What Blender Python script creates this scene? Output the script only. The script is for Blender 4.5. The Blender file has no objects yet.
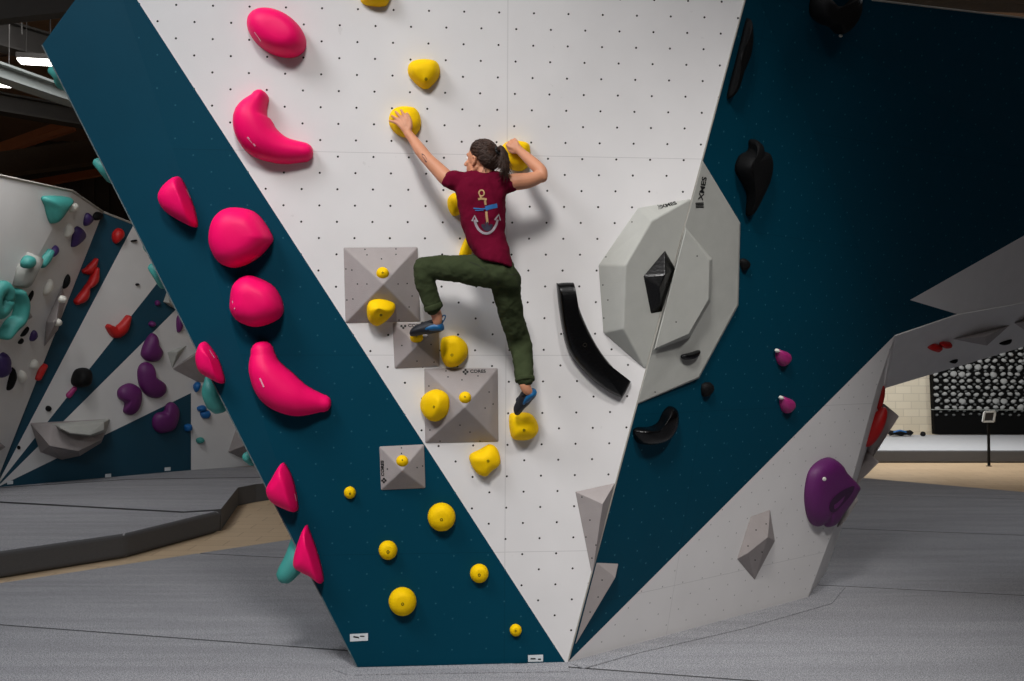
import bpy, bmesh, math, random
from mathutils import Vector, Matrix, noise
from mathutils.bvhtree import BVHTree
R = math.radians
V = Vector
S = bpy.context.scene
COL = S.collection
rnd = random.Random(7)

# ------------------------------------------------------------------ camera
F = 995.0; W_, H_ = 1024, 681
PITCH = math.atan(25.5 / F)
CAM = V((0, 0, 1.85))
cd = bpy.data.cameras.new('camera'); cam = bpy.data.objects.new('camera', cd); COL.objects.link(cam)
cam.location = CAM; cam.rotation_euler = (R(90) + PITCH, 0, 0)
cd.sensor_fit = 'HORIZONTAL'; cd.sensor_width = 36; cd.lens = F * 36 / W_
cd.clip_end = 200
S.camera = cam
# ------------------------------------------------------------------ world, exposure
S.view_settings.view_transform = 'Standard'; S.view_settings.look = 'None'
S.view_settings.gamma = 1; S.view_settings.use_curve_mapping = False
S.view_settings.exposure = -0.15
wd = bpy.data.worlds.new('world'); S.world = wd; wd.use_nodes = True
wd.node_tree.nodes['Background'].inputs[0].default_value = (0.9, 0.95, 1.0, 1)
wd.node_tree.nodes['Background'].inputs[1].default_value = 0.40
# ------------------------------------------------------------------ lights (the hall's high lamps, plus added fills)
def area(name, loc, target, size, power, col=(1, .97, .93), sy=None):
    l = bpy.data.lights.new(name, 'AREA'); l.energy = power; l.size = size; l.color = col
    if sy: l.shape = 'RECTANGLE'; l.size_y = sy
    o = bpy.data.objects.new(name, l); COL.objects.link(o); o.location = loc
    o.rotation_euler = (V(target) - V(loc)).to_track_quat('-Z', 'Y').to_euler()
    return o
def spot(name, loc, target, cone, power, soft, col=(1, .98, .96)):
    l = bpy.data.lights.new(name, 'SPOT'); l.energy = power; l.spot_size = R(cone); l.spot_blend = 1; l.shadow_soft_size = soft; l.color = col
    o = bpy.data.objects.new(name, l); COL.objects.link(o); o.location = loc
    o.rotation_euler = (V(target) - V(loc)).to_track_quat('-Z', 'Y').to_euler(); return o
spot('key_lamp', (-0.9, -0.4, 7.7), (0.0, 6.2, 0.8), 52, 2150, .75)
spot('leg_fill_spot', (3.5, 1.0, 7.5), (1.55, 7.2, .3), 34, 1350, .45)  # unseen spot added to brighten the right leg
area('overhead_fill', (-0.5, 1.0, 7.9), (-0.3, 3.2, 0), 5.0, 50, (.95, .97, 1))  # wide fill added above the camera to lift the whole hall softly
area('corner_fill', (4.4, 4.6, 7.8), (2.8, 6.8, 0), 1.6, 30, (.97, .98, 1))  # added fill, lights the side panel's foot and the mats there
area('near_mat_fill', (-4.6, 2.5, 7.0), (-4.4, 4.0, 0), 2.4, 360, (.93, .96, 1))  # added fill to brighten the foreground mats
area('right_mat_fill', (7.0, 11.5, 7.0), (6.6, 11.0, 0), 2.4, 150, (.9, .95, 1))  # added fill for the right-hand mats, kept off the arch panel
area('hall_lamp_left_back', (-5.5, 12.0, 6.2), (-6.4, 14.0, 0), 2.0, 80, (.95, .97, 1))
area('hall_lamp_right_back', (8.5, 21.0, 5.6), (10.5, 27, 1.0), 2.0, 620, (1, .98, .95))

# ------------------------------------------------------------------ materials
def lin(c):
    return tuple(((x / 255) / 12.92 if x / 255 <= .04045 else ((x / 255 + .055) / 1.055) ** 2.4) for x in c) + (1,)
class NT:
    def __init__(s, name):
        s.m = bpy.data.materials.new(name); s.m.use_nodes = True; s.t = s.m.node_tree
        s.b = s.t.nodes['Principled BSDF']
    def n(s, typ, **kw):
        nd = s.t.nodes.new(typ)
        for k, v in kw.items():
            if k.startswith('i_'): nd.inputs[int(k[2:])].default_value = v
            else: setattr(nd, k, v)
        return nd
    def l(s, a, b): s.t.links.new(a, b)
    def math(s, op, a, b=None):
        nd = s.n('ShaderNodeMath', operation=op)
        for i, x in enumerate((a, b)):
            if x is None: continue
            if isinstance(x, (int, float)): nd.inputs[i].default_value = x
            else: s.l(x, nd.inputs[i])
        return nd.outputs[0]
    def mix(s, fac, a, b):
        nd = s.n('ShaderNodeMix', data_type='RGBA')
        if isinstance(fac, (int, float)): nd.inputs[0].default_value = fac
        else: s.l(fac, nd.inputs[0])
        for k, x in ((6, a), (7, b)):
            if isinstance(x, tuple): nd.inputs[k].default_value = x
            else: s.l(x, nd.inputs[k])
        return nd.outputs[2]
def mat(name, c, rough=.6, var=.06, nscale=8, bump=.0, bscale=60, metal=0, spec=.5, emit=None, stretch=None):
    k = NT(name); c = lin(c)
    tc = k.n('ShaderNodeTexCoord'); src = tc.outputs['Object']
    if stretch:
        mp = k.n('ShaderNodeMapping'); mp.inputs['Scale'].default_value = stretch; k.l(src, mp.inputs[0]); src = mp.outputs[0]
    nz = k.n('ShaderNodeTexNoise'); nz.inputs['Scale'].default_value = nscale; nz.inputs['Detail'].default_value = 4
    k.l(src, nz.inputs['Vector'])
    lo = tuple(x * (1 - var * 2) for x in c[:3]) + (1,); hi = tuple(min(1, x * (1 + var * 2)) for x in c[:3]) + (1,)
    k.l(k.mix(nz.outputs[0], lo, hi), k.b.inputs['Base Color'])
    k.b.inputs['Roughness'].default_value = rough; k.b.inputs['Metallic'].default_value = metal
    k.b.inputs['Specular IOR Level'].default_value = spec
    if bump:
        n2 = k.n('ShaderNodeTexNoise'); n2.inputs['Scale'].default_value = bscale; n2.inputs['Detail'].default_value = 3
        k.l(src, n2.inputs['Vector'])
        bp = k.n('ShaderNodeBump'); bp.inputs['Strength'].default_value = bump; bp.inputs['Distance'].default_value = .01
        k.l(n2.outputs[0], bp.inputs['Height']); k.l(bp.outputs[0], k.b.inputs['Normal'])
    if emit:
        k.b.inputs['Emission Color'].default_value = c; k.b.inputs['Emission Strength'].default_value = emit
    return k.m

# ------------------------------------------------------------------ pixel -> place
def ray(u, v):
    x, y, z = (u - 512) / F, 1.0, -(v - 340.5) / F
    c, s = math.cos(PITCH), math.sin(PITCH)
    return V((x, y * c - z * s, y * s + z * c))
def at(u, v, y):            # a point at ground distance y
    r = ray(u, v); return CAM + r * (y / r.y)
def onz(u, v, z=0.0):       # a point on a level surface
    r = ray(u, v); return CAM + r * ((z - CAM.z) / r.z)
class Plane:
    def __init__(s, o, n, up=V((0, 0, 1))):
        s.o = V(o); s.n = V(n).normalized(); s.t = up.cross(s.n).normalized(); s.up = s.n.cross(s.t)
    def hit(s, u, v, d=0.0):
        r = ray(u, v); k = ((s.o + s.n * d - CAM).dot(s.n)) / r.dot(s.n); return CAM + r * k
    def loc(s, p): q = p - s.o; return (q.dot(s.t), q.dot(s.up))
    def pt(s, x, y, d=0): return s.o + s.t * x + s.up * y + s.n * d
def plane3(a, b, c):
    n = (b - a).cross(c - a).normalized()
    if n.dot(CAM - a) < 0: n = -n
    return Plane(a, n)
B0 = onz(568, 662)
YAW, TILT = R(5.2), R(3.7)
h_ = V((-math.sin(YAW), math.cos(YAW), 0)); t_ = V((math.cos(YAW), math.sin(YAW), 0))
up_ = -h_ * math.sin(TILT) + V((0, 0, 1)) * math.cos(TILT)
P1 = Plane(B0, t_.cross(up_), up_)
ARX = 0.267372                                     # lean of the wall's corner in the frame
TOP = P1.hit(751, -22)
P2 = plane3(B0, TOP, onz(808, 597))
K895 = P2.hit(895, 335)
LIPR = at(1024, 304, 8.75)
P3 = plane3(TOP, K895, LIPR)
P4 = plane3(TOP, P3.hit(1024, 158), at(1024, 18, 7.15))
FTOP = P1.hit(108, -45); FBOT = P1.hit(323, 600)
PF = plane3(FTOP, FBOT, P1.hit(42, 45, -.09))       # turned facet at the wall's left edge

def nut_mat(name, base, dot, M, parity=True, rad=.0105, strength=1.0, rough=.55, bump=.15, faint=0):
    """paint over plywood with a staggered grid of threaded holes; M = ((a,b,c),(d,e,f)) maps plane metres to grid steps"""
    k = NT(name); tc = k.n('ShaderNodeTexCoord'); P = M[2]
    pos = k.n('ShaderNodeVectorMath', operation='SUBTRACT'); k.l(tc.outputs['Object'], pos.inputs[0]); pos.inputs[1].default_value = P.o
    def dot_(v):
        d = k.n('ShaderNodeVectorMath', operation='DOT_PRODUCT'); k.l(pos.outputs[0], d.inputs[0]); d.inputs[1].default_value = v; return d.outputs['Value']
    x, y = dot_(P.t), dot_(P.up)
    def lc(r): return k.math('ADD', k.math('ADD', k.math('MULTIPLY', x, r[0]), k.math('MULTIPLY', y, r[1])), r[2])
    i, j = lc(M[0]), lc(M[1])
    p = k.math('MULTIPLY', k.math('ADD', i, j), .5); q = k.math('MULTIPLY', k.math('SUBTRACT', i, j), .5)
    fr = lambda a: k.math('SUBTRACT', k.math('FRACT', k.math('ADD', a, .5)), .5)
    dp, dq = fr(p), fr(q)
    di = k.math('MULTIPLY', k.math('ADD', dp, dq), 1 / M[0][0]); dj = k.math('MULTIPLY', k.math('SUBTRACT', dp, dq), 1 / M[1][1])
    d = k.math('SQRT', k.math('ADD', k.math('MULTIPLY', di, di), k.math('MULTIPLY', dj, dj)))
    m = k.math('LESS_THAN', d, rad)
    if strength < 1: m = k.math('MULTIPLY', m, strength)
    # panel joints every 2.44 m x 1.22 m
    nz = k.n('ShaderNodeTexNoise'); nz.inputs['Scale'].default_value = 3.0; nz.inputs['Detail'].default_value = 5; k.l(tc.outputs['Object'], nz.inputs['Vector'])
    b = lin(base); col = k.mix(nz.outputs[0], tuple(c * .93 for c in b[:3]) + (1,), tuple(min(1, c * 1.06) for c in b[:3]) + (1,))
    # chalk and boot rubs, sparse
    n3 = k.n('ShaderNodeTexNoise'); n3.inputs['Scale'].default_value = 14; n3.inputs['Detail'].default_value = 6; k.l(tc.outputs['Object'], n3.inputs['Vector'])
    rub = k.math('MULTIPLY', k.math('GREATER_THAN', n3.outputs[0], .73), .13)
    col = k.mix(rub, col, lin(tuple(min(255, c + 45) for c in base) if sum(base) < 300 else (150, 145, 140)))
    sj = k.math('ABSOLUTE', k.math('SUBTRACT', k.math('FRACT', k.math('DIVIDE', k.math('ADD', y, M[3]), 1.22)), .5))
    seam = k.math('MULTIPLY', k.math('GREATER_THAN', sj, .4985), .28)
    sx = k.math('ABSOLUTE', k.math('SUBTRACT', k.math('FRACT', k.math('DIVIDE', k.math('ADD', x, M[4]), 1.22 if len(M) < 6 else M[5])), .5))
    seamx = k.math('MULTIPLY', k.math('GREATER_THAN', sx, .4988), .18)
    col = k.mix(k.math('MAXIMUM', seam, seamx), col, lin(tuple(c * .45 for c in base)))
    col = k.mix(m, col, lin(dot))
    k.l(col, k.b.inputs['Base Color']); k.b.inputs['Roughness'].default_value = rough; k.b.inputs['Specular IOR Level'].default_value = .1
    n2 = k.n('ShaderNodeTexNoise'); n2.inputs['Scale'].default_value = 220; k.l(tc.outputs['Object'], n2.inputs['Vector'])
    bp = k.n('ShaderNodeBump'); bp.inputs['Strength'].default_value = bump; bp.inputs['Distance'].default_value = .004
    k.l(n2.outputs[0], bp.inputs['Height']); k.l(bp.outputs[0], k.b.inputs['Normal'])
    return k.m
G1 = ((9.4476, -.1450, -.1411), (-.0883, 10.258, -.0548), P1, 2.44 * 3 - 0.70 - 1.22, 0.4, 2.6)
G2 = ((9.4476, 0, .3), (0, 10.258, .2), P2, 3.3, 1.5, 2.44)
TEAL = (0, 60, 79); WHITE = (222, 219, 218)
M_W1 = nut_mat('white_painted_plywood', WHITE, (48, 44, 42), G1, rad=.0066)
M_T1 = nut_mat('teal_painted_plywood', TEAL, (60, 115, 130), G1, rad=.005, strength=.45)  # on all teal panels the pale dots paint in the nuts' glint
M_W2 = nut_mat('white_painted_plywood_side', WHITE, (130, 128, 126), G2, rad=.0055, strength=.7)
M_T2 = nut_mat('teal_painted_plywood_side', TEAL, (70, 125, 140), G2, rad=.006, strength=.5)
G3 = ((9.4476, 0, .3), (0, 10.258, .2), P3, 3.3, 1.5)
M_T3 = nut_mat('teal_painted_plywood_arch', TEAL, (70, 125, 140), G3, rad=.006, strength=.5)
M_W3 = mat('white_painted_arch', WHITE, .6, .03)
M_TF = mat('teal_painted_facet', TEAL, .6, .05, 4, spec=.14)
M_PLY = mat('bare_plywood', (150, 120, 85), .8, .1)
M_EDGE = mat('ply_edge_light', (150, 146, 138), .7)
M_YEL = mat('yellow_resin', (255, 204, 0), .65, .03, 30, .35, 180, spec=.15)
M_PNK = mat('pink_resin', (248, 8, 102), .5, .02, 8, .05, 200, spec=.2)
M_GRY = mat('grey_textured_volume', (158, 150, 148), .75, .05, 12, .35, 260)
M_GR2 = mat('light_grey_textured_volume', (172, 172, 166), .75, .04, 12, .35, 260)
M_BLK = mat('black_gloss_resin', (7, 7, 8), .25, .1, 20, .15, 60, spec=.35)
M_BKM = mat('black_matt_resin', (11, 11, 12), .65, .1, 20, .3, 120, spec=.2)
M_PUR = mat('purple_resin', (98, 28, 98), .5, .05, 20, .3, 150)
M_MAG = mat('magenta_resin', (160, 40, 110), .4, .05, 20)
M_RED = mat('red_resin', (190, 22, 22), .5, .05, 20)
M_TUR = mat('turquoise_resin', (60, 145, 138), .55, .06, 20)
M_BLU = mat('blue_resin', (10, 95, 160), .5, .06, 20)
M_DPU = mat('dark_violet_resin', (52, 30, 88), .5, .06, 20)
M_WHR = mat('white_resin', (225, 222, 212), .5, .06, 20)
M_BOLT = mat('bolt_steel_dark', (40, 36, 30), .4, .1, 20, metal=.6)
M_INK = mat('black_ink', (18, 18, 18), .6)
M_TAG = mat('white_label', (215, 220, 222), .5)
M_PALE = mat('pale_pink_stroke', (250, 170, 195), .3)

# ------------------------------------------------------------------ mesh helpers
def link(name, bm, m, parent=None, smooth=False, bevel=0, seg=2, sub=0, label=None, cat=None, group=None, kind=None):
    me = bpy.data.meshes.new(name)
    bmesh.ops.recalc_face_normals(bm, faces=bm.faces)
    bm.to_mesh(me); bm.free()
    for x in (m if isinstance(m, (list, tuple)) else [m]): me.materials.append(x)
    if smooth:
        for p in me.polygons: p.use_smooth = True
    o = bpy.data.objects.new(name, me); COL.objects.link(o)
    if parent: o.parent = parent
    if bevel:
        b = o.modifiers.new('bevel', 'BEVEL'); b.width = bevel; b.segments = seg; b.limit_method = 'ANGLE'; b.angle_limit = R(20)
    if sub:
        b = o.modifiers.new('sub', 'SUBSURF'); b.levels = sub; b.render_levels = sub
    if label: o['label'] = label
    if cat: o['category'] = cat
    if group: o['group'] = group
    if kind: o['kind'] = kind
    return o
def empty(name, loc, label, cat, group=None, rot=None):
    o = bpy.data.objects.new(name, None); COL.objects.link(o); o.location = loc; o.empty_display_size = .1
    if rot: o.rotation_euler = rot
    o['label'] = label; o['category'] = cat
    if group: o['group'] = group
    return o
def keep(o, parent):        # parent a world-placed object to an Empty without moving it
    bpy.context.view_layer.update(); o.parent = parent; o.matrix_parent_inverse = parent.matrix_world.inverted(); return o
def fromp(o, parent):       # a part built in world space under an unrotated thing that stands at its own origin
    o.parent = parent; o.matrix_parent_inverse = Matrix.Translation(-parent.location); return o
def poly(bm, pts, mi=0):
    f = bm.faces.new([bm.verts.new(p) for p in pts]); f.material_index = mi; return f
def slab(bm, pts, vec, mi=0):
    a = [bm.verts.new(p) for p in pts]; b = [bm.verts.new(p + vec) for p in pts]; n = len(pts)
    for f in [bm.faces.new(a), bm.faces.new(b[::-1])] + [bm.faces.new((a[i], b[i], b[(i + 1) % n], a[(i + 1) % n])) for i in range(n)]: f.material_index = mi
def box(bm, c, sx, sy, sz, ax=None, mi=0):
    X, Y, Z = ax or (V((1, 0, 0)), V((0, 1, 0)), V((0, 0, 1)))
    vs = [bm.verts.new(V(c) + X * (a * sx / 2) + Y * (b * sy / 2) + Z * (d * sz / 2)) for a in (-1, 1) for b in (-1, 1) for d in (-1, 1)]
    for q in ((0, 1, 3, 2), (4, 6, 7, 5), (0, 4, 5, 1), (2, 3, 7, 6), (0, 2, 6, 4), (1, 5, 7, 3)):
        bm.faces.new([vs[i] for i in q]).material_index = mi
def beam(bm, a, b, w, h, mi=0):
    d = (b - a); L = d.length; d.normalize(); s = d.cross(V((0, 0, 1))).normalized(); u = s.cross(d)
    box(bm, (a + b) / 2, w, L, h, (s, d, u), mi)
def frame(d):
    d = d.normalized(); a = V((0, 0, 1)) if abs(d.z) < .9 else V((1, 0, 0)); s = d.cross(a).normalized(); return s, s.cross(d)
def loft(bm, rings, cap=True, mi=0):
    vr = [[bm.verts.new(p) for p in r] for r in rings]; n = len(vr[0])
    for a, b in zip(vr, vr[1:]):
        for i in range(n): bm.faces.new((a[i], a[(i + 1) % n], b[(i + 1) % n], b[i])).material_index = mi
    if cap: bm.faces.new(vr[0][::-1]).material_index = mi; bm.faces.new(vr[-1]).material_index = mi
def tube(bm, pts, rad, n=12, flat=None, ff=1.0, round_=True, mi=0):
    """closed tube along pts; flat = direction squashed by ff"""
    pts = [V(p) for p in pts]; rad = rad if hasattr(rad, '__len__') else [rad] * len(pts)
    P, Q = list(pts), list(rad)
    if round_:
        d0 = (pts[0] - pts[1]).normalized(); d1 = (pts[-1] - pts[-2]).normalized()
        P = [pts[0] + d0 * rad[0] * .95, pts[0] + d0 * rad[0] * .6] + P + [pts[-1] + d1 * rad[-1] * .6, pts[-1] + d1 * rad[-1] * .95]
        Q = [rad[0] * .3, rad[0] * .8] + Q + [rad[-1] * .8, rad[-1] * .3]
    rings = []; s0 = None
    for i, p in enumerate(P):
        d = (P[min(i + 1, len(P) - 1)] - P[max(i - 1, 0)]).normalized()
        if s0 is None: s0 = frame(d)[0]
        s = (s0 - d * s0.dot(d)).normalized(); s0 = s; u = d.cross(s)
        r = []
        for k in range(n):
            a = 2 * math.pi * k / n; o = (s * math.cos(a) + u * math.sin(a)) * Q[i]
            if flat is not None: o = o - flat * (o.dot(flat) * (1 - ff))
            r.append(p + o)
        rings.append(r)
    loft(bm, rings, mi=mi)
def smoothpath(pts, k=6):
    pts = [V(p) for p in pts]; out = []
    for i in range(len(pts) - 1):
        p0, p1, p2, p3 = pts[max(i - 1, 0)], pts[i], pts[i + 1], pts[min(i + 2, len(pts) - 1)]
        for j in range(k):
            t = j / k; out.append(.5 * ((2 * p1) + (p2 - p0) * t + (2 * p0 - 5 * p1 + 4 * p2 - p3) * t * t + (3 * p1 - p0 - 3 * p2 + p3) * t ** 3))
    out.append(pts[-1]); return out
def interp(vals, k=6):
    return [p.x for p in smoothpath([V((v, 0, 0)) for v in vals], k)]
def ell(bm, c, ax, n=20, m=14, mi=0):
    X, Y, Z = ax; vs = [[c + (X * math.cos(2 * math.pi * i / n) + Y * math.sin(2 * math.pi * i / n)) * math.sin(math.pi * j / m) + Z * math.cos(math.pi * j / m) for i in range(n)] for j in range(1, m)]
    rv = [[bm.verts.new(p) for p in r] for r in vs]; a = bm.verts.new(c + Z); b = bm.verts.new(c - Z)
    for r, s in zip(rv, rv[1:]):
        for i in range(n): bm.faces.new((r[i], r[(i + 1) % n], s[(i + 1) % n], s[i])).material_index = mi
    for i in range(n): bm.faces.new((a, rv[0][(i + 1) % n], rv[0][i])).material_index = mi; bm.faces.new((b, rv[-1][i], rv[-1][(i + 1) % n])).material_index = mi
def closed_smooth(pts, n):
    m = len(pts); out = []
    for i in range(m):
        p0, p1, p2, p3 = (pts[(i + k - 1) % m] for k in range(4))
        for j in range(n):
            t = j / n; out.append(.5 * ((2 * p1) + (p2 - p0) * t + (2 * p0 - 5 * p1 + 4 * p2 - p3) * t * t + (3 * p1 - p0 - 3 * p2 + p3) * t ** 3))
    return out
def ell_px(u, v, a, b=None, rot=0, n=10):
    b = b or a; c, s = math.cos(R(rot)), math.sin(R(rot))
    return [(u + a * math.cos(2 * math.pi * i / n) * c - b * math.sin(2 * math.pi * i / n) * s, v + a * math.cos(2 * math.pi * i / n) * s + b * math.sin(2 * math.pi * i / n) * c) for i in range(n)]
def dome(out, plane, H, apex=None, p=.75, q=.9, sm=4, rings=9, bm=None, sharp=False, sink=.004):
    """a rounded hold standing on a plane: OUT = pixels of its outline, APEX = pixel of its highest point"""
    bm = bm or bmesh.new()
    base = [plane.hit(u, v, -sink) for u, v in out]
    if not sharp: base = closed_smooth(base, sm)
    c = sum(base, V()) / len(base)
    # outline was drawn as seen; apex given as seen too
    A = plane.hit(apex[0], apex[1], H) if apex else c + plane.n * H
    Ab = A - plane.n * (A - plane.o).dot(plane.n)
    rr = []
    for k in range(rings):
        a = math.pi / 2 * k / rings
        s = math.cos(a) ** p; h = math.sin(a) ** q * (H + sink) - sink
        cc = c.lerp(Ab, 1 - s) if k else c
        rr.append([cc + (b - c) * s + plane.n * (h + sink) for b in base])
    loft(bm, rr, cap=False)
    bm.verts.ensure_lookup_table(); n = len(base); vs = list(bm.verts)[-n:]
    top = bm.verts.new(Ab + plane.n * H)
    for i in range(n): bm.faces.new((vs[i], vs[(i + 1) % n], top))
    bm.faces.new(list(bm.verts)[-(n * rings + 1):][:n][::-1])
    return bm
def sausage(spine, wid, plane, H, bm=None, k=6, hprof=None, n=14, sink=.004):
    """a bent hold: SPINE pixels with half-widths WID (metres) and height H over the plane"""
    bm = bm or bmesh.new()
    pts = smoothpath([plane.hit(u, v) for u, v in spine], k); w = interp(wid, k); hp = interp(hprof or [1] * len(wid), k)
    d0 = (pts[0] - pts[1]).normalized(); d1 = (pts[-1] - pts[-2]).normalized()
    A = [(pts[0] + d0 * w[0] * c, w[0] * s, hp[0] * s ** .5) for c, s in ((1.0, .12), (.94, .45), (.75, .72), (.4, .93))]
    Z = [(pts[-1] + d1 * w[-1] * c, w[-1] * s, hp[-1] * s ** .5) for c, s in ((.4, .93), (.75, .72), (.94, .45), (1.0, .12))]
    seq = A + list(zip(pts, w, hp)) + Z; rr = []
    for i, (p, ww, hh) in enumerate(seq):
        d = (seq[min(i + 1, len(seq) - 1)][0] - seq[max(i - 1, 0)][0]).normalized(); s = plane.n.cross(d).normalized()
        rr.append([p - plane.n * sink + s * (ww * math.cos(math.pi * j / n)) + plane.n * (H * hh * math.sin(math.pi * j / n) ** .8) for j in range(n + 1)])
    loft(bm, rr); return bm
_dg = [None]
def bvh(o):
    bpy.context.view_layer.update(); dg = bpy.context.evaluated_depsgraph_get()
    t = BVHTree.FromObject(o, dg); mw = o.matrix_world.copy(); iv = mw.inverted()
    def cast(u, v, d=0.0):
        r = ray(u, v).normalized(); a = iv @ CAM; q = (iv.to_3x3() @ r).normalized()
        loc, nr, i, dist = t.ray_cast(a, q)
        if loc is None: return None
        n = (mw.to_3x3() @ nr).normalized()
        if n.dot(r) > 0: n = -n
        return mw @ loc + n * d, n
    return cast
def decal(name, cast, polys, m, parent, d=.0015, label=None):
    """thin printed or inset shapes laid on a surface; each polygon is a pixel outline, or a ('line', pts, half width)"""
    bm = bmesh.new()
    for pl in polys:
        if pl[0] == 'line':
            P = [cast(u, v, d) for u, v in pl[1]]
            if any(x is None for x in P): continue
            pr = None
            for i, (p, n) in enumerate(P):
                dd = (P[min(i + 1, len(P) - 1)][0] - P[max(i - 1, 0)][0]).normalized(); s = dd.cross(n).normalized() * pl[2]
                cur = (bm.verts.new(p + s), bm.verts.new(p - s))
                if pr: bm.faces.new((pr[0], cur[0], cur[1], pr[1]))
                pr = cur
        else:
            P = [cast(u, v, d) for u, v in pl]
            if any(x is None for x in P): continue
            bm.faces.new([bm.verts.new(p) for p, n in P])
    if not bm.faces: bm.free(); return None
    me_n = link(name, bm, m, label=label)
    return fromp(me_n, parent) if parent.type == 'EMPTY' else keep(me_n, parent)
def bolt(parent, plane, p, r=.009):
    """hex-socket bolt sunk in the face of a hold"""
    bm = bmesh.new(); n = plane.n
    rings = []
    for rr, h in ((r, -.012), (r, .0025), (r * .72, .003), (r * .55, -.003)):
        rings.append([p + (plane.t * math.cos(a) + plane.up * math.sin(a)) * rr + n * h for a in [2 * math.pi * i / 10 for i in range(10)]])
    loft(bm, rings); return fromp(link('bolt', bm, M_BOLT), parent) if parent.type == 'EMPTY' else keep(link('bolt', bm, M_BOLT), parent)
def hold(name, bm, m, label, group=None, cat='climbing hold', smooth=True, **kw):
    return link(name, bm, m, smooth=smooth, label=label, cat=cat, group=group, **kw)
def hold_with_bolt(name, out, plane, H, m, label, group=None, apex=None, b=None, br=.008, noise_=0, **kw):
    bm = dome(out, plane, H, apex, **kw)
    if noise_:
        for v in bm.verts:
            v.co += plane.n * noise.noise(v.co * 14) * noise_
    o = hold(name, bm, m, label, group)
    if b:
        c = bvh(o); h = c(*b)
        if h: bolt(o, Plane(h[0], h[1]), h[0], br)
    return o

# ================================================================== THE HALL
FZ = -0.28                                            # wooden floor; the mats' tops lie at 0
def struct(name, bm, m, **kw):
    o = link(name, bm, m, **kw); o['kind'] = 'structure'; return o
def wood_mat():
    k = NT('pale_plywood_floor'); tc = k.n('ShaderNodeTexCoord'); mp = k.n('ShaderNodeMapping'); mp.inputs['Scale'].default_value = (.5, 5, 1)
    mp.inputs['Rotation'].default_value = (0, 0, R(12)); k.l(tc.outputs['Object'], mp.inputs[0])
    n = k.n('ShaderNodeTexNoise'); n.inputs['Scale'].default_value = 3; n.inputs['Detail'].default_value = 6; k.l(mp.outputs[0], n.inputs['Vector'])
    br = k.n('ShaderNodeTexBrick'); br.inputs['Scale'].default_value = .8; br.inputs['Color1'].default_value = lin((214, 190, 158)); br.inputs['Color2'].default_value = lin((204, 180, 148))
    br.inputs['Mortar'].default_value = lin((150, 120, 90)); br.inputs['Mortar Size'].default_value = .004; k.l(tc.outputs['Object'], br.inputs['Vector'])
    k.l(k.mix(k.math('MULTIPLY', n.outputs[0], .45), br.outputs[0], lin((180, 152, 120))), k.b.inputs['Base Color']); k.b.inputs['Roughness'].default_value = .45
    return k.m
bm = bmesh.new(); slab(bm, [V((-22, -6, FZ)), V((26, -6, FZ)), V((26, 30, FZ)), V((-22, 30, FZ))], V((0, 0, -.1)))
struct('floor', bm, wood_mat())
CZ = 8.2
M_CEIL = mat('brown_ceiling_lining', (140, 112, 90), .9, .12, 3, .3, 20, stretch=(1, 6, 1))
M_STEEL = mat('grey_painted_steel', (128, 132, 128), .6, .06)
M_TIMB = mat('dark_timber', (74, 60, 46), .85, .12, 5, stretch=(6, 1, 6))
M_ORNG = mat('orange_timber', (150, 84, 44), .8, .1, 5)
M_DKST = mat('dark_steel', (46, 42, 38), .8, .1)
bm = bmesh.new(); slab(bm, [V((-22, -6, CZ)), V((26, -6, CZ)), V((26, 30, CZ)), V((-22, 30, CZ))], V((0, 0, .1)))
struct('ceiling', bm, M_CEIL)
# blockwork end wall on the right, ribbed dark cladding on the left
k = NT('cream_blockwork'); tc = k.n('ShaderNodeTexCoord'); mp = k.n('ShaderNodeMapping'); mp.inputs['Rotation'].default_value = (R(90), 0, 0); k.l(tc.outputs['Object'], mp.inputs[0])
br = k.n('ShaderNodeTexBrick'); br.inputs['Scale'].default_value = 1.0; br.inputs['Brick Width'].default_value = .44; br.inputs['Row Height'].default_value = .215; br.inputs['Mortar Size'].default_value = .012
br.inputs['Color1'].default_value = lin((216, 208, 188)); br.inputs['Color2'].default_value = lin((208, 200, 180)); br.inputs['Mortar'].default_value = lin((196, 188, 170))
k.l(mp.outputs[0], br.inputs['Vector']); k.l(br.outputs[0], k.b.inputs['Base Color']); k.b.inputs['Roughness'].default_value = .8
M_BLOCK = k.m
bm = bmesh.new(); box(bm, (14.5, 28.1, 3.96), 23, .2, CZ - FZ); struct('wall_back', bm, M_BLOCK)
bm = bmesh.new(); box(bm, (-9.5, 28.1, 3.96), 25, .2, CZ - FZ)
x = -21.5
while x < 2.8:
    box(bm, (x, 27.94, 3.96), .16, .12, CZ - FZ - .02); x += .42
M_CLAD = mat('dark_ribbed_cladding', (64, 54, 44), .8, .1)
struct('wall_back_left', bm, M_CLAD)
bm = bmesh.new(); box(bm, (-22.1, 12, 3.96), .2, 36, CZ - FZ); struct('wall_left', bm, M_CLAD)
bm = bmesh.new(); box(bm, (26.1, 12, 3.96), .2, 36, CZ - FZ); struct('wall_right', bm, M_CLAD)
bm = bmesh.new(); box(bm, (2, -6.1, 3.96), 48, .2, CZ - FZ); struct('wall_front', bm, M_CLAD)
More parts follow.
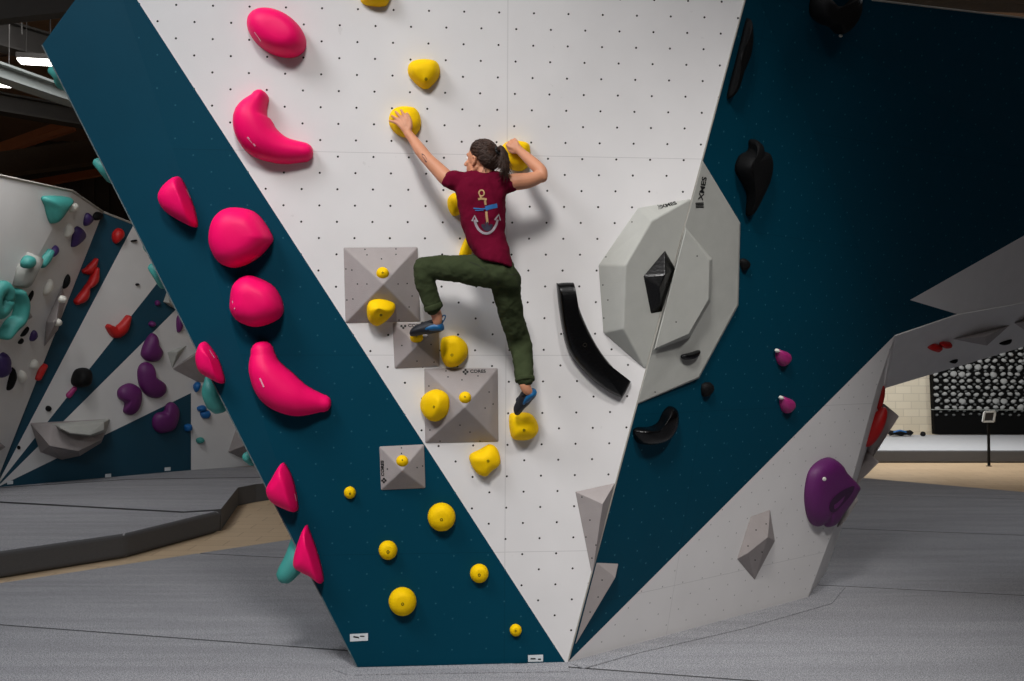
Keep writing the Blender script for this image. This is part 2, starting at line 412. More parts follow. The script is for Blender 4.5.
# roof frame seen upper left and upper right
def beam_px(a, b, w, h, m, name='trim_1', flange=False):
    bm = bmesh.new(); A, B = at(*a), at(*b); B = A + (B - A)
    beam(bm, A, B, w, h)
    if flange:
        for s in (-1, 1): beam(bm, A + V((0, 0, s * h / 2)), B + V((0, 0, s * h / 2)), w * 2.6, .03)
    return struct(name, bm, m)
beam_px((-60, 52, 11.2), (120, 114, 14.5), .10, .16, M_STEEL, 'trim_1', True)       # pale steel rafter
beam_px((-60, 18, 12.5), (110, 66, 15), .12, .34, M_DKST, 'trim_2', True)
beam_px((-80, 20, 10), (160, -6, 11), .2, .22, M_DKST, 'trim_3')
beam_px((-60, 93, 14), (140, 128, 17), .12, .26, M_DKST, 'trim_4', True)
beam_px((-80, 176, 18), (170, 142, 18.6), .3, .42, M_TIMB, 'trim_5')
beam_px((-30, 158, 19.5), (70, 122, 19.5), .16, .12, M_ORNG, 'trim_6')
beam_px((0, 152, 19), (74, 128, 19), .14, .1, M_ORNG, 'trim_7')
beam_px((10, 188, 20), (170, 160, 21), .2, .14, M_ORNG, 'trim_8')
beam_px((-90, 62, 16), (150, 30, 18), .14, .2, M_TIMB, 'trim_9')
beam_px((860, -6, 10), (1200, 3, 9.5), .25, .2, M_TIMB, 'trim_10')
for i, (u, d) in enumerate(((21, 13.0),)):
    a = at(u, 6, d); bm = bmesh.new(); tube(bm, [a, at(u + 1, 34, d)], .012, 6); struct('trim_11', bm, M_DKST)
# high-bay lamps
def lamp(u, v, d, s, label, rz=0):
    c = at(u, v, d); e = empty('high_bay_lamp', c, label, 'ceiling lamp', rot=(0, 0, rz))
    bm = bmesh.new(); box(bm, (0, 0, .05), s, .28, .07); h = link('housing', bm, M_DKST, e, bevel=.01)
    bm = bmesh.new(); box(bm, (0, 0, 0), s * .94, .22, .03); link('diffuser', bm, mat('lamp_diffuser', (255, 252, 244), .5, emit=14), e, bevel=.005)
    bm = bmesh.new()
    for sx in (-.3 * s, .3 * s): tube(bm, [(sx, 0, .07), (sx, 0, CZ - c.z - .01)], .008, 6, round_=False)
    link('hanger', bm, M_DKST, e)
    l = bpy.data.lights.new('lamp_glow', 'AREA'); l.shape = 'RECTANGLE'; l.size = s; l.size_y = .22; l.energy = 26
    lo = bpy.data.objects.new('lamp_glow', l); COL.objects.link(lo); lo.parent = e; lo.location = (0, 0, -.03)
    return e
lamp(38, 62, 13.4, .5, 'bright white ceiling lamp glowing beside the upper left corner of the teal wall', R(12))
lamp(1, 84, 12.6, .3, 'white strip lamp cut by the picture edge below the pale steel rafter', R(12))

# ------------------------------------------------------------------ mats
k = NT('grey_mat_carpet'); tc = k.n('ShaderNodeTexCoord')
n1 = k.n('ShaderNodeTexNoise'); n1.inputs['Scale'].default_value = 130; n1.inputs['Detail'].default_value = 3; k.l(tc.outputs['Object'], n1.inputs['Vector'])
mp = k.n('ShaderNodeMapping'); mp.inputs['Scale'].default_value = (.45, 5, 1); mp.inputs['Rotation'].default_value = (0, 0, R(14)); k.l(tc.outputs['Object'], mp.inputs[0])
n2 = k.n('ShaderNodeTexNoise'); n2.inputs['Scale'].default_value = 1.6; n2.inputs['Detail'].default_value = 5; k.l(mp.outputs[0], n2.inputs['Vector'])
ra = k.n('ShaderNodeMapRange'); ra.inputs[1].default_value = .36; ra.inputs[2].default_value = .64; k.l(n1.outputs[0], ra.inputs[0])
c1 = k.mix(ra.outputs[0], lin((112, 112, 116)), lin((184, 184, 188)))
r2 = k.n('ShaderNodeMapRange'); r2.inputs[1].default_value = .4; r2.inputs[2].default_value = .62; r2.inputs[4].default_value = .24; k.l(n2.outputs[0], r2.inputs[0])
k.l(k.mix(r2.outputs[0], c1, lin((108, 109, 114))), k.b.inputs['Base Color']); k.b.inputs['Roughness'].default_value = .95
k.b.inputs['Specular IOR Level'].default_value = .15
bp = k.n('ShaderNodeBump'); bp.inputs['Strength'].default_value = .35; bp.inputs['Distance'].default_value = .006; k.l(n1.outputs[0], bp.inputs['Height']); k.l(bp.outputs[0], k.b.inputs['Normal'])
M_MAT = k.m
M_MATB = mat('blue_grey_mat_cover', (172, 176, 182), .8, .04)
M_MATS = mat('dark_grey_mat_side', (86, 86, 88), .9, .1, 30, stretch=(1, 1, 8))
def clip(pg, n, c, s):
    """keep the side s*(n.p - c) >= 0 of a 2-D polygon"""
    out = []
    for i in range(len(pg)):
        a, b = pg[i], pg[(i + 1) % len(pg)]; da, db = s * (a[0] * n[0] + a[1] * n[1] - c), s * (b[0] * n[0] + b[1] * n[1] - c)
        if da >= 0: out.append(a)
        if da * db < 0: t = da / (da - db); out.append((a[0] + (b[0] - a[0]) * t, a[1] + (b[1] - a[1]) * t))
    return out
def mat_block(pg, label, group=None, z0=FZ, z1=0, m=None, bev=.025):
    bm = bmesh.new(); slab(bm, [V((x, y, z1)) for x, y in pg], V((0, 0, z0 + .002 - z1)))
    bmesh.ops.recalc_face_normals(bm, faces=bm.faces)
    for f in bm.faces:
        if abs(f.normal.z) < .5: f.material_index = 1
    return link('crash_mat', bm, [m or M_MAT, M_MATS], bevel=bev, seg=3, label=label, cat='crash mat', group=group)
p_ = lambda u, v: onz(u, v).xy
L0, L1 = p_(0, 583), p_(300, 538)
dl = (L1 - L0).normalized()
R0, R1 = p_(865, 478), p_(1024, 492)
outl = [(-9, -3), tuple(L0 - dl * 6), tuple(L1 + dl * 8.5), tuple(R0), tuple(R1 + (R1 - R0) * 2.2), (13, -3)]
NN = (.242, .970)
cuts = [6.07, 8.84, 11.96, 15.2]
labs = ['grey carpeted crash mat across the bottom of the picture, in front of the lowest seam',
        'grey carpeted crash mat under the teal and white climbing wall',
        'grey carpeted crash mat beside the wall, between the near and middle seams on the right',
        'grey carpeted crash mat between the middle and far seams seen under the arch',
        'narrow far strip of grey crash mat bordering the wooden floor under the arch']
g = .014
for i in range(5):
    pg = outl
    if i > 0: pg = clip(pg, NN, cuts[i - 1] + g, 1)
    if i < 4: pg = clip(pg, NN, cuts[i] - g, -1)
    mat_block(pg, labs[i], 'mats around the main wall', bev=.004)
# strip of cover sealing the joint round the wall's foot
bm = bmesh.new(); a, b, c = onz(340, 668), onz(569, 668), onz(822, 603)
for pts, lb in (([(333, 669), (357, 667.4), (568, 662.4), (569, 671), (348, 674.5)], 'thin grey cover flap along the foot of the teal triangle'),
                ([(569, 662.4), (808, 597.4), (846, 586), (832, 603), (745, 628), (640, 652), (584, 668)], 'thin grey cover flap along the foot of the right leg')):
    bm = bmesh.new(); slab(bm, [onz(u, v, .007) for u, v in pts], V((0, 0, -.0065))); link('mat_flap', bm, M_MAT, label=lb, cat='mat cover', group='cover flaps round the main wall')
# mat under the left climbing wall
fr_ = [p_(-60, 557), p_(0, 551), p_(126, 533), p_(221, 510), p_(240, 487), p_(262, 481)]
seam1 = (p_(0, 502), p_(184, 512)); seam2 = (p_(129, 479), p_(262, 481))
lw = [tuple(q) for q in fr_] + [tuple(p_(300, 474)), (-4.0, 19.2), (-5.7, 18.2), (-8.6, 15.0), (-10.5, 12.5)]
def line_nc(a, b):
    d = (b - a).normalized(); n = (-d.y, d.x); return n, n[0] * a.x + n[1] * a.y
n1_, c1_ = line_nc(*seam1); n2_, c2_ = line_nc(*seam2)
def tri_mats(pg, lab):      # a concave outline: keep it as one polygon per seam strip
    return mat_block(pg, lab, 'mats below the left wall')
sgn = 1 if n1_[1] > 0 else -1
front_ = [tuple(q) for q in (p_(-70, 560), p_(0, 551), p_(126, 533), p_(221, 510), p_(184, 512.3), p_(0, 502.3), p_(-70, 499))]
back_ = [tuple(q) for q in (p_(-70, 498.2), p_(0, 501.3), p_(184, 511.3), p_(221, 509), p_(238, 487.5), p_(256, 484), p_(300, 479), p_(300, 477), p_(129, 479.6), p_(-30, 490))]
back2_ = [tuple(q) for q in (p_(129, 479), p_(300, 476.3), p_(300, 464), p_(192, 469.2), p_(0, 486), p_(-30, 489.3))]
mat_block(front_, 'grey crash mat with rounded dark front side at the left picture edge', 'mats below the left wall', bev=.05)
mat_block(back_, 'middle grey crash mat of the left platform, running back beside the wooden floor', 'mats below the left wall', bev=.004)
mat_block(back2_, 'grey crash mat lying against the foot of the left climbing wall', 'mats below the left wall', bev=.004)
# far mat on the right
f0, f1 = onz(860, 463, FZ), onz(1024, 464.5, FZ)
xa, xb = f0.x - 1.5, f1.x + 6
yq = f0.y
mat_block([(xa, yq), (xb, yq), (xb, 26.9), (xa, 26.9)], 'long pale blue-grey crash mat below the black training wall', None, m=M_MATB, bev=.04)

# ================================================================== THE MAIN CLIMBING WALL
wall = empty('climbing_wall', B0, 'large freestanding teal and white climbing wall with a sharp central corner and arch', 'climbing wall')
def panel(name, polys, plane, mats, th=.024, label=None, fn=None):
    bm = bmesh.new()
    cache = {}
    def vt(q):
        k_ = (round(q[0], 2), round(q[1], 2))
        if k_ not in cache: cache[k_] = bm.verts.new(plane.hit(*q))
        return cache[k_]
    for pl, mi in polys:
        f = bm.faces.new([vt(q) for q in pl]); f.material_index = mi
    for f in bm.faces:
        f.normal_update()
        if f.normal.dot(plane.n) < 0: f.normal_flip()
    me = bpy.data.meshes.new(name); bm.to_mesh(me); bm.free()
    for m in mats: me.materials.append(m)
    o = bpy.data.objects.new(name, me); COL.objects.link(o)
    s = o.modifiers.new('thick', 'SOLIDIFY'); s.thickness = th; s.offset = -1
    if label: o['label'] = label
    return fromp(o, wall)
ar = lambda y: (745 - ARX * y, y)
A0 = (568, 662)
panel('front_panel', [([(108, -45), (565, 662), A0, (751, -22), ar(-45)], 0), ([(108, -45), (323, 600), (357, 667), (565, 662)], 1),
                      ([(108, -45), ar(-45), ar(-110), (108, -110)], 0)], P1, [M_W1, M_T1], label='white front panel with black holes and a teal triangle at its left')
panel('edge_facet', [([(42, 45), (323, 600), (108, -45)], 0)], PF, [M_TF])
panel('side_panel', [([A0, (751, -22), (895, 335)], 0), ([A0, (895, 335), (877, 387), (853, 477), (808, 597)], 1)], P2, [M_T2, M_W2], label='teal side panel with a white triangle at its foot')
panel('arch_panel', [([(751, -22), (895, 335), (957, 314), (910, 300), (1087, 200)], 0), ([(910, 300), (957, 314), (1110, 287), (1110, 222), (1087, 200)], 1)], P3, [M_T3, M_W3], label='dark teal overhanging arch panel with a white triangle')
panel('upper_panel', [([(751, -22), (1087, 200), (1110, 218), (1110, 28), (870, 0)], 0)], P4, [M_T3])
# underside of the arch: leans in below the lip
LA, LB = P3.hit(895, 335), P3.hit(1110, 287)
UA, UB = at(885, 387, LA.y + .55), at(1110, 320, LB.y + .75)
PU = plane3(LA, LB, UA)
UB = PU.hit(1110, 320)
bm = bmesh.new(); poly(bm, [LA, P3.hit(957, 314), UA]); poly(bm, [P3.hit(957, 314), LB, UB, UA])
u_ = link('arch_underside', bm, M_W3); s = u_.modifiers.new('thick', 'SOLIDIFY'); s.thickness = .024; s.offset = 0; fromp(u_, wall)
# narrow side face of the right leg
sf = [(808, 597), (853, 477), (877, 387), (895, 335)]; sb = [(809.5, 597), (857.5, 484), (886, 387), (901, 331)]
bm = bmesh.new()
fa = [bm.verts.new(P2.hit(*q)) for q in sf]
fb = [bm.verts.new(at(q[0], q[1], P2.hit(*p).y + .9) if i else V((P2.hit(*p).x + .42, P2.hit(*p).y + .9, 0))) for i, (q, p) in enumerate(zip(sb, sf))]
for i in range(3): bm.faces.new((fa[i], fb[i], fb[i + 1], fa[i + 1]))
link_ = link('leg_side', bm, M_W3); fromp(link_, wall)
# returns closing the structure behind
def back_quad(name, pts, m=M_PLY):
    bm = bmesh.new(); slab(bm, pts, V((0, .02, 0))); return fromp(link(name, bm, m), wall)
e0, e1, e2 = PF.hit(42, 45), P1.hit(323, 600), P1.hit(357, 667)
bk = V((.55, 1.3, 0))
bm = bmesh.new(); q = [bm.verts.new(p) for p in (e0, e1, e2, e2 + bk, e1 + bk, e0 + bk)]
bm.faces.new(q); fromp(link('left_return', bm, M_TF), wall)
e3 = PF.hit(100, -37)
back_quad('back_board', [e0 + bk, e2 + bk, onz(568, 662) + V((.2, 1.9, 0)), P1.hit(*ar(-110)) + V((-.4, 1.5, 0)), P1.hit(108, -110) + V((0, 1.3, 0))])
# white corner strips (thin ply edges catching the light)
bm = bmesh.new()
a, b = P1.hit(*A0), P1.hit(*ar(-60)); d = (b - a).normalized(); tube(bm, [a + d * .01, b], .0055, 6, round_=False)
fromp(link('corner_strip', bm, M_EDGE), wall)
bm = bmesh.new(); tube(bm, [e2, e1, e0], .004, 6, round_=False); fromp(link('edge_strip', bm, mat('grey_edge_sealant', (92, 104, 106), .7)), wall)
bm = bmesh.new(); tube(bm, [P4.hit(872, 0), P4.hit(1105, 27.5)], .006, 6, round_=False); fromp(link('top_strip', bm, M_EDGE), wall)
# labels at the foot
c1 = bvh(next(o for o in bpy.data.objects if o.name == 'front_panel'))
decal('label_plate', c1, [[(350, 634), (368, 633), (368, 640.5), (350, 641.5)]], M_TAG, wall, .002)
decal('label_plate', c1, [[(528, 655), (543, 654.5), (543, 661.3), (528, 661.8)]], M_TAG, wall, .002)
decal('label_print', c1, [('line', [(353.5, 636.5), (359, 637.5)], .004), ('line', [(360, 636), (364.5, 636)], .003), ('line', [(530.5, 658.5), (535.5, 658.5)], .004), ('line', [(538, 659), (541, 659)], .004)], M_INK, wall, .0035)

# ================================================================== VOLUMES ON THE MAIN WALL
def volume(name, plane, base, tops, faces, m, label, group=None, cat='climbing volume', bevel=.006, dots=(), parent=None, logo=None):
    """BASE pixels on the plane, TOPS (u, v, height), FACES by index into base + tops"""
    bm = bmesh.new(); vs = [bm.verts.new(plane.hit(u, v, .001)) for u, v in base] + [bm.verts.new(plane.hit(u, v, d)) for u, v, d in tops]
    for f in faces: bm.faces.new([vs[i] for i in f])
    bm.faces.new(vs[:len(base)])
    o = link(name, bm, m, bevel=bevel, label=label, cat=cat, group=group)
    if dots or logo:
        c = bvh(o)
        if dots: decal('hole_pattern', c, [[(u + .75 * math.cos(a), v + .75 * math.sin(a)) for a in [math.pi * 2 * i / 7 for i in range(7)]] for u, v in dots], M_INK, o, .0012)
    return o
PYR = [(0, 1, 4), (1, 2, 4), (2, 3, 4), (3, 0, 4)]
V1B = [(343, 247), (418, 246.5), (421, 322), (345, 323.5)]; V1A = (383.5, 284, .17)
v1 = volume('pyramid_volume', P1, V1B, [V1A], PYR, M_GRY, 'large grey square pyramid volume beside the raised knee, topmost of the four', 'grey pyramid volumes',
    dots=[(365, 249.5), (396, 249), (367, 255), (396, 254.5), (381.5, 259), (346, 269), (352, 270), (357.5, 284), (367, 284), (347, 300), (353, 299), (398, 284), (407, 283.5), (412, 296), (399, 320), (409, 307)])
V2B = [(392, 322.5), (439, 323), (440, 367), (394, 369)]; V2A = (417.5, 345, .105)
v2 = volume('pyramid_volume', P1, V2B, [V2A], PYR, M_GRY, 'small grey pyramid volume right under the raised foot', 'grey pyramid volumes',
    dots=[(402, 345.5), (431, 344.5), (417, 361), (434, 362)])
V3B = [(423.7, 368), (498.3, 367.5), (499, 442), (424.6, 443.5)]; V3A = (464.7, 407.3, .17)
v3 = volume('pyramid_volume', P1, V3B, [V3A], PYR, M_GRY, 'large grey square pyramid volume left of the lower foot, with two yellow holds', 'grey pyramid volumes',
    dots=[(446, 371), (448, 377), (478, 376), (462, 380), (429, 386), (489, 392), (493, 404), (485, 408), (430, 430), (470, 432), (460, 425), (440, 441), (480, 441), (431, 404), (446, 413)])
V4B = [(378.8, 446), (424.6, 443.8), (425.9, 488.5), (380.5, 490.5)]; V4A = (402.3, 470.4, .105)
v4 = volume('pyramid_volume', P1, V4B, [V4A], PYR, M_GRY, 'small grey pyramid volume at the edge of the teal triangle, lowest of the four', 'grey pyramid volumes',
    dots=[(401.5, 448), (401.5, 453.5), (387.5, 469), (417, 467.5), (422.5, 466)])
def write(txt, plane_o, X, Y, size, parent, name, m=M_INK, th=.0008):
    """letters lying on a surface: origin, reading direction, up direction"""
    cu = bpy.data.curves.new(name, 'FONT'); cu.body = txt; cu.size = size; cu.extrude = th; cu.align_x = 'LEFT'; cu.align_y = 'CENTER'; cu.resolution_u = 3; cu.offset = size * .018
    o = bpy.data.objects.new(name, cu); COL.objects.link(o)
    X = X.normalized(); Z = X.cross(Y).normalized(); Y = Z.cross(X)
    o.matrix_world = Matrix(((X.x, Y.x, Z.x, plane_o.x), (X.y, Y.y, Z.y, plane_o.y), (X.z, Y.z, Z.z, plane_o.z), (0, 0, 0, 1)))
    bpy.context.view_layer.update(); dg = bpy.context.evaluated_depsgraph_get()
    me = bpy.data.meshes.new_from_object(o.evaluated_get(dg)); me.transform(o.matrix_world); bpy.data.objects.remove(o)
    me.materials.clear(); me.materials.append(m)
    q = bpy.data.objects.new(name, me); COL.objects.link(q); return keep(q, parent)
def write_px(txt, obj, a, b, hpx, name='logo_text', m=M_INK):
    c = bvh(obj); (pa, n), (pb, _) = c(*a, .002), c(*b, .002); X = (pb - pa); Y = n.cross(X)
    return write(txt, pa, X, Y, hpx / 160, obj, name, m)
def flower(o, u, v, s):
    pl = []
    for k_ in range(4):
        a = R(90 * k_); pl.append([(u + s * .62 * math.cos(a) + s * .42 * math.cos(b), v + s * .62 * math.sin(a) + s * .42 * math.sin(b)) for b in [math.pi * 2 * i / 8 for i in range(8)]])
    decal('logo_mark', bvh(o), pl, M_INK, o, .0015)
flower(v2, 403.3, 326.2, 3.0); flower(v3, 465.5, 372, 3.0); flower(v4, 384.0, 480.5, 2.7)
write_px('CORES', v2, (408, 325.8), (414, 325.8), 5.0)
write_px('CORES', v3, (470, 371.6), (484, 371.4), 5.0)
write_px('CORES', v4, (383.0, 476), (382.6, 462), 5.0)
# the split octagonal volume across the corner
OB = [(598, 265), (637.7, 207.5), (692.3, 198), (645.8, 370.5), (602.8, 333)]
PO = plane3(P1.hit(692.3, 198, .001), P1.hit(645.8, 370.5, .001), P1.hit(625.6, 265.5, .15))
def on(pl, u, v, base): return (u, v, (pl.hit(u, v) - base.o).dot(base.n))
oc = volume('octagon_volume', P1, OB, [on(PO, 651.6, 221, P1), on(PO, 625.6, 265.5, P1), on(PO, 623.5, 329, P1)],
            [(0, 1, 5, 6), (1, 2, 5), (4, 0, 6, 7), (3, 4, 7), (2, 3, 7, 6, 5)], M_GR2, 'left half of the big pale grey octagonal volume, on the white panel', bevel=.008,
            dots=[(606, 257), (615, 232), (603, 285), (604, 318), (632, 222), (648, 202), (608, 300)])
OB2 = [(702.5, 160), (740.5, 223), (738.5, 305.5), (699, 378.5), (637, 404.7)]
ob2 = [q for q in OB2]
oc2 = volume('octagon_volume', P2, ob2, [(702.5, 161.5, .008), (739.4, 223.6, .03), (737.4, 305, .03), (698.6, 377.2, .03), (637.5, 403.4, .008)],
             [(0, 1, 6, 5), (1, 2, 7, 6), (2, 3, 8, 7), (3, 4, 9, 8), (4, 0, 5, 9), (5, 6, 7, 8, 9)], M_GR2, 'right half of the big pale grey octagonal volume, on the teal panel', bevel=.004,
             dots=[(698, 262), (668, 324), (655, 392), (700, 300), (652, 350)])
PB = Plane(P2.o + P2.n * .028, P2.n)
OC3 = [(685.5, 227), (712.5, 259), (711, 301), (690, 337.5), (653.5, 351), (669, 291)]
PO3 = plane3(PB.hit(686, 229.5, .012), PB.hit(655, 348.5, .012), PB.hit(709, 280, .07))
oc3 = volume('octagon_volume', PB, OC3, [on(PO3, u, v, PB) for u, v in ((686, 229.5), (709.5, 260.5), (708.6, 299.5), (688.5, 334), (655, 348.5), (670, 290.5))],
             [(0, 1, 7, 6), (1, 2, 8, 7), (2, 3, 9, 8), (3, 4, 10, 9), (4, 5, 11, 10), (5, 0, 6, 11), (6, 7, 8, 9, 10, 11)], M_GR2, 'smaller raised half octagon stacked on the right half of the grey volume', bevel=.004,
             dots=[(697, 256), (676, 322)])
write_px('XMES', oc, (661.0, 207.2), (677, 202.8), 6.8)
write_px('XMES', oc2, (700.6, 200), (704.0, 180), 9.5)
cO, cO2 = bvh(oc), bvh(oc2)
decal('logo_mark', cO, [('line', [(657.6 + i * 1.25 - 1.4, 205.6 + i * .3 - 1), (657.6 + i * 1.25, 207.4), (657.6 + i * 1.25 + .1, 210 - i * .3)], .0016) for i in range(4)], M_INK, oc, .0015)
decal('logo_mark', cO2, [('line', [(695.2 + i * .15, 204 + i * 1.5 - .8), (699.3, 205.6 + i * 1.4 - 2.6), (703.6, 204 + i * 1.5 - 1)], .003) for i in range(4)], M_INK, oc2, .0015)
# wedges low on the corner
volume('wedge_volume', P1, [(575, 491.6), (615, 482.8), (592, 576.5)], [(602.7, 504, .10)], [(0, 1, 3), (1, 2, 3), (2, 0, 3)], M_GRY, 'pointed grey wedge volume on the white side of the corner, upper of two', 'grey wedges on the corner', bevel=.003,
       dots=[(582, 497), (590, 520), (586, 537), (596, 545), (592, 558)])
volume('wedge_volume', P2, [(596.5, 562.5), (618.5, 563.5), (574.5, 646.5)], [(615.5, 577.5, .05)], [(0, 1, 3), (1, 2, 3), (2, 0, 3)], M_GRY, 'pointed grey wedge volume on the teal side of the corner, lower of two', 'grey wedges on the corner', bevel=.003,
       dots=[(602, 580), (598, 597), (590, 612)])
volume('rock_volume', P2, [(750.5, 516.5), (770, 509.5), (775, 541), (754.6, 580), (737, 559)], [(768, 537, .12), (748, 553, .06)],
       [(0, 1, 5), (1, 2, 5), (2, 3, 5), (3, 4, 6), (4, 0, 6), (0, 5, 6), (3, 6, 5)], M_GRY, 'six-sided faceted grey volume on the white foot panel of the right leg', bevel=.003,
       dots=[(756, 530), (748, 546), (766, 524), (755, 560), (762, 552)])

# ================================================================== HOLDS ON THE MAIN WALL
YG = 'yellow holds of the route being climbed'
def yel(out, H, label, plane=P1, apex=None, b=None, br=.008, **kw):
    return hold_with_bolt('yellow_hold', out, plane, H, M_YEL, label, YG, apex, b, br, noise_=.012, **kw)
yel([(361, -8), (361, 2), (368, 6), (384, 7), (389, 2), (391, -8), (376, -14)], .09, 'yellow hold cut by the top edge of the picture')
yel([(408, 67), (413, 62), (424, 60), (436, 62), (440, 70), (438, 79), (428, 89), (419, 87), (409, 76)], .10, 'yellow hold above the raised hand, highest one fully in view', b=(426, 79))
yel([(389, 124), (391, 112), (400, 107), (414, 108), (420, 116), (421, 126), (416, 135), (406, 138), (396, 134)], .095, 'yellow hold gripped by the outstretched left hand', apex=(405, 121))
yel([(500, 152), (505, 143), (517, 141), (528, 144), (530, 153), (529, 165), (522, 171), (512, 170), (503, 163)], .10, 'yellow hold behind the ponytail, gripped by the bent right arm', apex=(517, 154))
yel([(448, 198), (455, 193), (462, 200), (461, 213), (453, 216), (448, 208)], .07, 'yellow hold half hidden behind the shirt, upper one')
yel([(459, 256), (462, 245), (467, 237), (472, 245), (471, 257), (465, 260)], .06, 'yellow hold behind the waist, only its edge showing')
yel([(441, 340), (448, 336), (457, 336), (466, 343), (468, 352), (464, 361), (455, 367), (446, 366), (441, 356)], .09, 'yellow hold on the white wall right of the raised foot', apex=(454, 346), b=(452, 355))
yel([(509, 416), (516, 412.5), (529, 413), (536, 420), (538, 430), (532, 438), (520, 440), (511, 436)], .12, 'yellow hold under the toes of the lower foot', apex=(523, 424), b=(524, 430))
yel([(469, 456), (480, 449), (490, 444), (498, 450), (500, 463), (491, 471), (485, 476), (475, 471)], .09, 'angular yellow hold below the largest lower pyramid', b=(488, 461))
YS = 'round yellow screw-ons on the teal triangle'
def knob(u, v, r, H, label):
    bm = dome(ell_px(u, v, r, r * 1.02), P1, H, (u, v - r * .1), p=.6, q=1)
    o = hold('yellow_foothold', bm, M_YEL, label, YS); c = bvh(o); h = c(u, v + r * .22)
    if h: bolt(o, Plane(h[0], h[1]), h[0], .009 if r > 8 else .006)
knob(441.5, 516.6, 14, .085, 'large round yellow foothold by the white border of the teal triangle')
knob(402.6, 601, 14, .085, 'large round yellow foothold low on the teal triangle, above the white label')
knob(388, 549.8, 9.4, .06, 'middle-sized round yellow foothold left of centre on the teal triangle')
knob(479.2, 573, 9.3, .06, 'middle-sized round yellow foothold near the lower white border')
knob(350, 492.4, 6, .038, 'tiny yellow foothold left of the lowest pyramid')
knob(515.6, 629.8, 6, .038, 'tiny yellow foothold lowest on the teal triangle')
def face_plane(vol_base, ap, i, j, plane=P1):
    return plane3(plane.hit(*vol_base[i]), plane.hit(*vol_base[j]), plane.hit(*ap))
f1 = face_plane(V1B, V1A, 0, 1); f1b = face_plane(V1B, V1A, 2, 3); f2t = face_plane(V2B, V2A, 0, 1); f3t = face_plane(V3B, V3A, 0, 1); f3l = face_plane(V3B, V3A, 3, 0); f4t = face_plane(V4B, V4A, 0, 1)
YP = 'small yellow jibs on the pyramids'
def jib(u, v, a, b_, pl, H, label):
    bm = dome(ell_px(u, v, a, b_), pl, H, p=.6); o = hold('yellow_jib', bm, M_YEL, label, YP); h = bvh(o)(u, v - b_ * .3)
    if h: bolt(o, Plane(h[0], h[1]), h[0], .005)
jib(382.7, 274, 6.4, 4.8, f1, .035, 'small yellow jib on top face of the highest pyramid')
jib(416.6, 338, 6.6, 5.0, f2t, .05, 'small yellow jib under the toes of the raised foot')
jib(465, 398.3, 6.2, 5.2, f3t, .035, 'small yellow jib on top face of the pyramid near the lower foot')
jib(402.3, 461.6, 6.2, 5.2, f4t, .035, 'small yellow jib on the lowest pyramid')
hold_with_bolt('yellow_hold', [(367, 306), (371, 300), (381, 298.5), (393, 302), (395.5, 307), (391, 314), (384, 320), (376, 323.5), (368, 317)], f1b, .09, M_YEL, 'big yellow hold on the shaded lower face of the highest pyramid', YG, (379, 309), (381, 315), noise_=.008)
hold_with_bolt('yellow_hold', [(422.5, 405), (426.5, 394), (437, 389), (447.5, 394), (450, 404), (447, 415), (437, 421.5), (427, 416)], f3l, .09, M_YEL, 'big yellow hold on the left face of the lower large pyramid', YG, (437, 403), (434, 407), noise_=.008)
# pink ----------------------------------------------------------------
PG = 'bright pink rounded holds'
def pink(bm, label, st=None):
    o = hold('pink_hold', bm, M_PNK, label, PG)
    if st: decal('pale_stroke', bvh(o), [('line', st, .005)], M_PALE, o, .002)  # short pale stroke laid on the hold's surface
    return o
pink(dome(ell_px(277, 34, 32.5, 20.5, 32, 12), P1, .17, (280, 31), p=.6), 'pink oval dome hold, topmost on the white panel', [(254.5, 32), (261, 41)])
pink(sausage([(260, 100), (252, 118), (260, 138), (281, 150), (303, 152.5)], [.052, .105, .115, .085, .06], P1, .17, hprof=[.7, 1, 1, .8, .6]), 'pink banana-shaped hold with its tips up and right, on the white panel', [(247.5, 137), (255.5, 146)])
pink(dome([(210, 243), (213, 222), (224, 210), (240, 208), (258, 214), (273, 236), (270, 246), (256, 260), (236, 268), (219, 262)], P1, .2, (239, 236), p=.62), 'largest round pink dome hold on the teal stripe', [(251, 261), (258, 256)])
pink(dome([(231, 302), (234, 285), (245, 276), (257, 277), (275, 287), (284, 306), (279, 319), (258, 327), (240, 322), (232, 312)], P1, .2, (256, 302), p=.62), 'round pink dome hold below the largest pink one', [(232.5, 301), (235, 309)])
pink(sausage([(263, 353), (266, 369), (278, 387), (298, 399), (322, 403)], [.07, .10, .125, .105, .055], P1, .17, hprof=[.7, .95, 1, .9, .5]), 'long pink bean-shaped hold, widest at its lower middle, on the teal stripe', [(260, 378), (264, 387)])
# on the turned facet
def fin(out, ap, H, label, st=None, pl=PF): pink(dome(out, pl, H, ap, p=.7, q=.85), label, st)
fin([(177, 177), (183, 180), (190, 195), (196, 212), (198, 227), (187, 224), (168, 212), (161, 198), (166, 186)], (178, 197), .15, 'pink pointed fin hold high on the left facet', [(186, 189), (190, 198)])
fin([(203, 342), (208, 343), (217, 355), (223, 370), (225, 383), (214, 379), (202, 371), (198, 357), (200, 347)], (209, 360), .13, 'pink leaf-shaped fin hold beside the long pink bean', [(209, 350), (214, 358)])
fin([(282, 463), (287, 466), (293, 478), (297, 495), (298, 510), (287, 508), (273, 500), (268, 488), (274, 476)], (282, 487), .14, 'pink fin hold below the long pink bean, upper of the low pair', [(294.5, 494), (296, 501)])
fin([(306, 525), (311, 533), (318, 553), (323, 572), (323, 582), (313, 575), (303, 570), (295, 563), (298, 545)], (308, 557), .14, 'pink fin hold nearest the ground, over the turquoise stub', None)
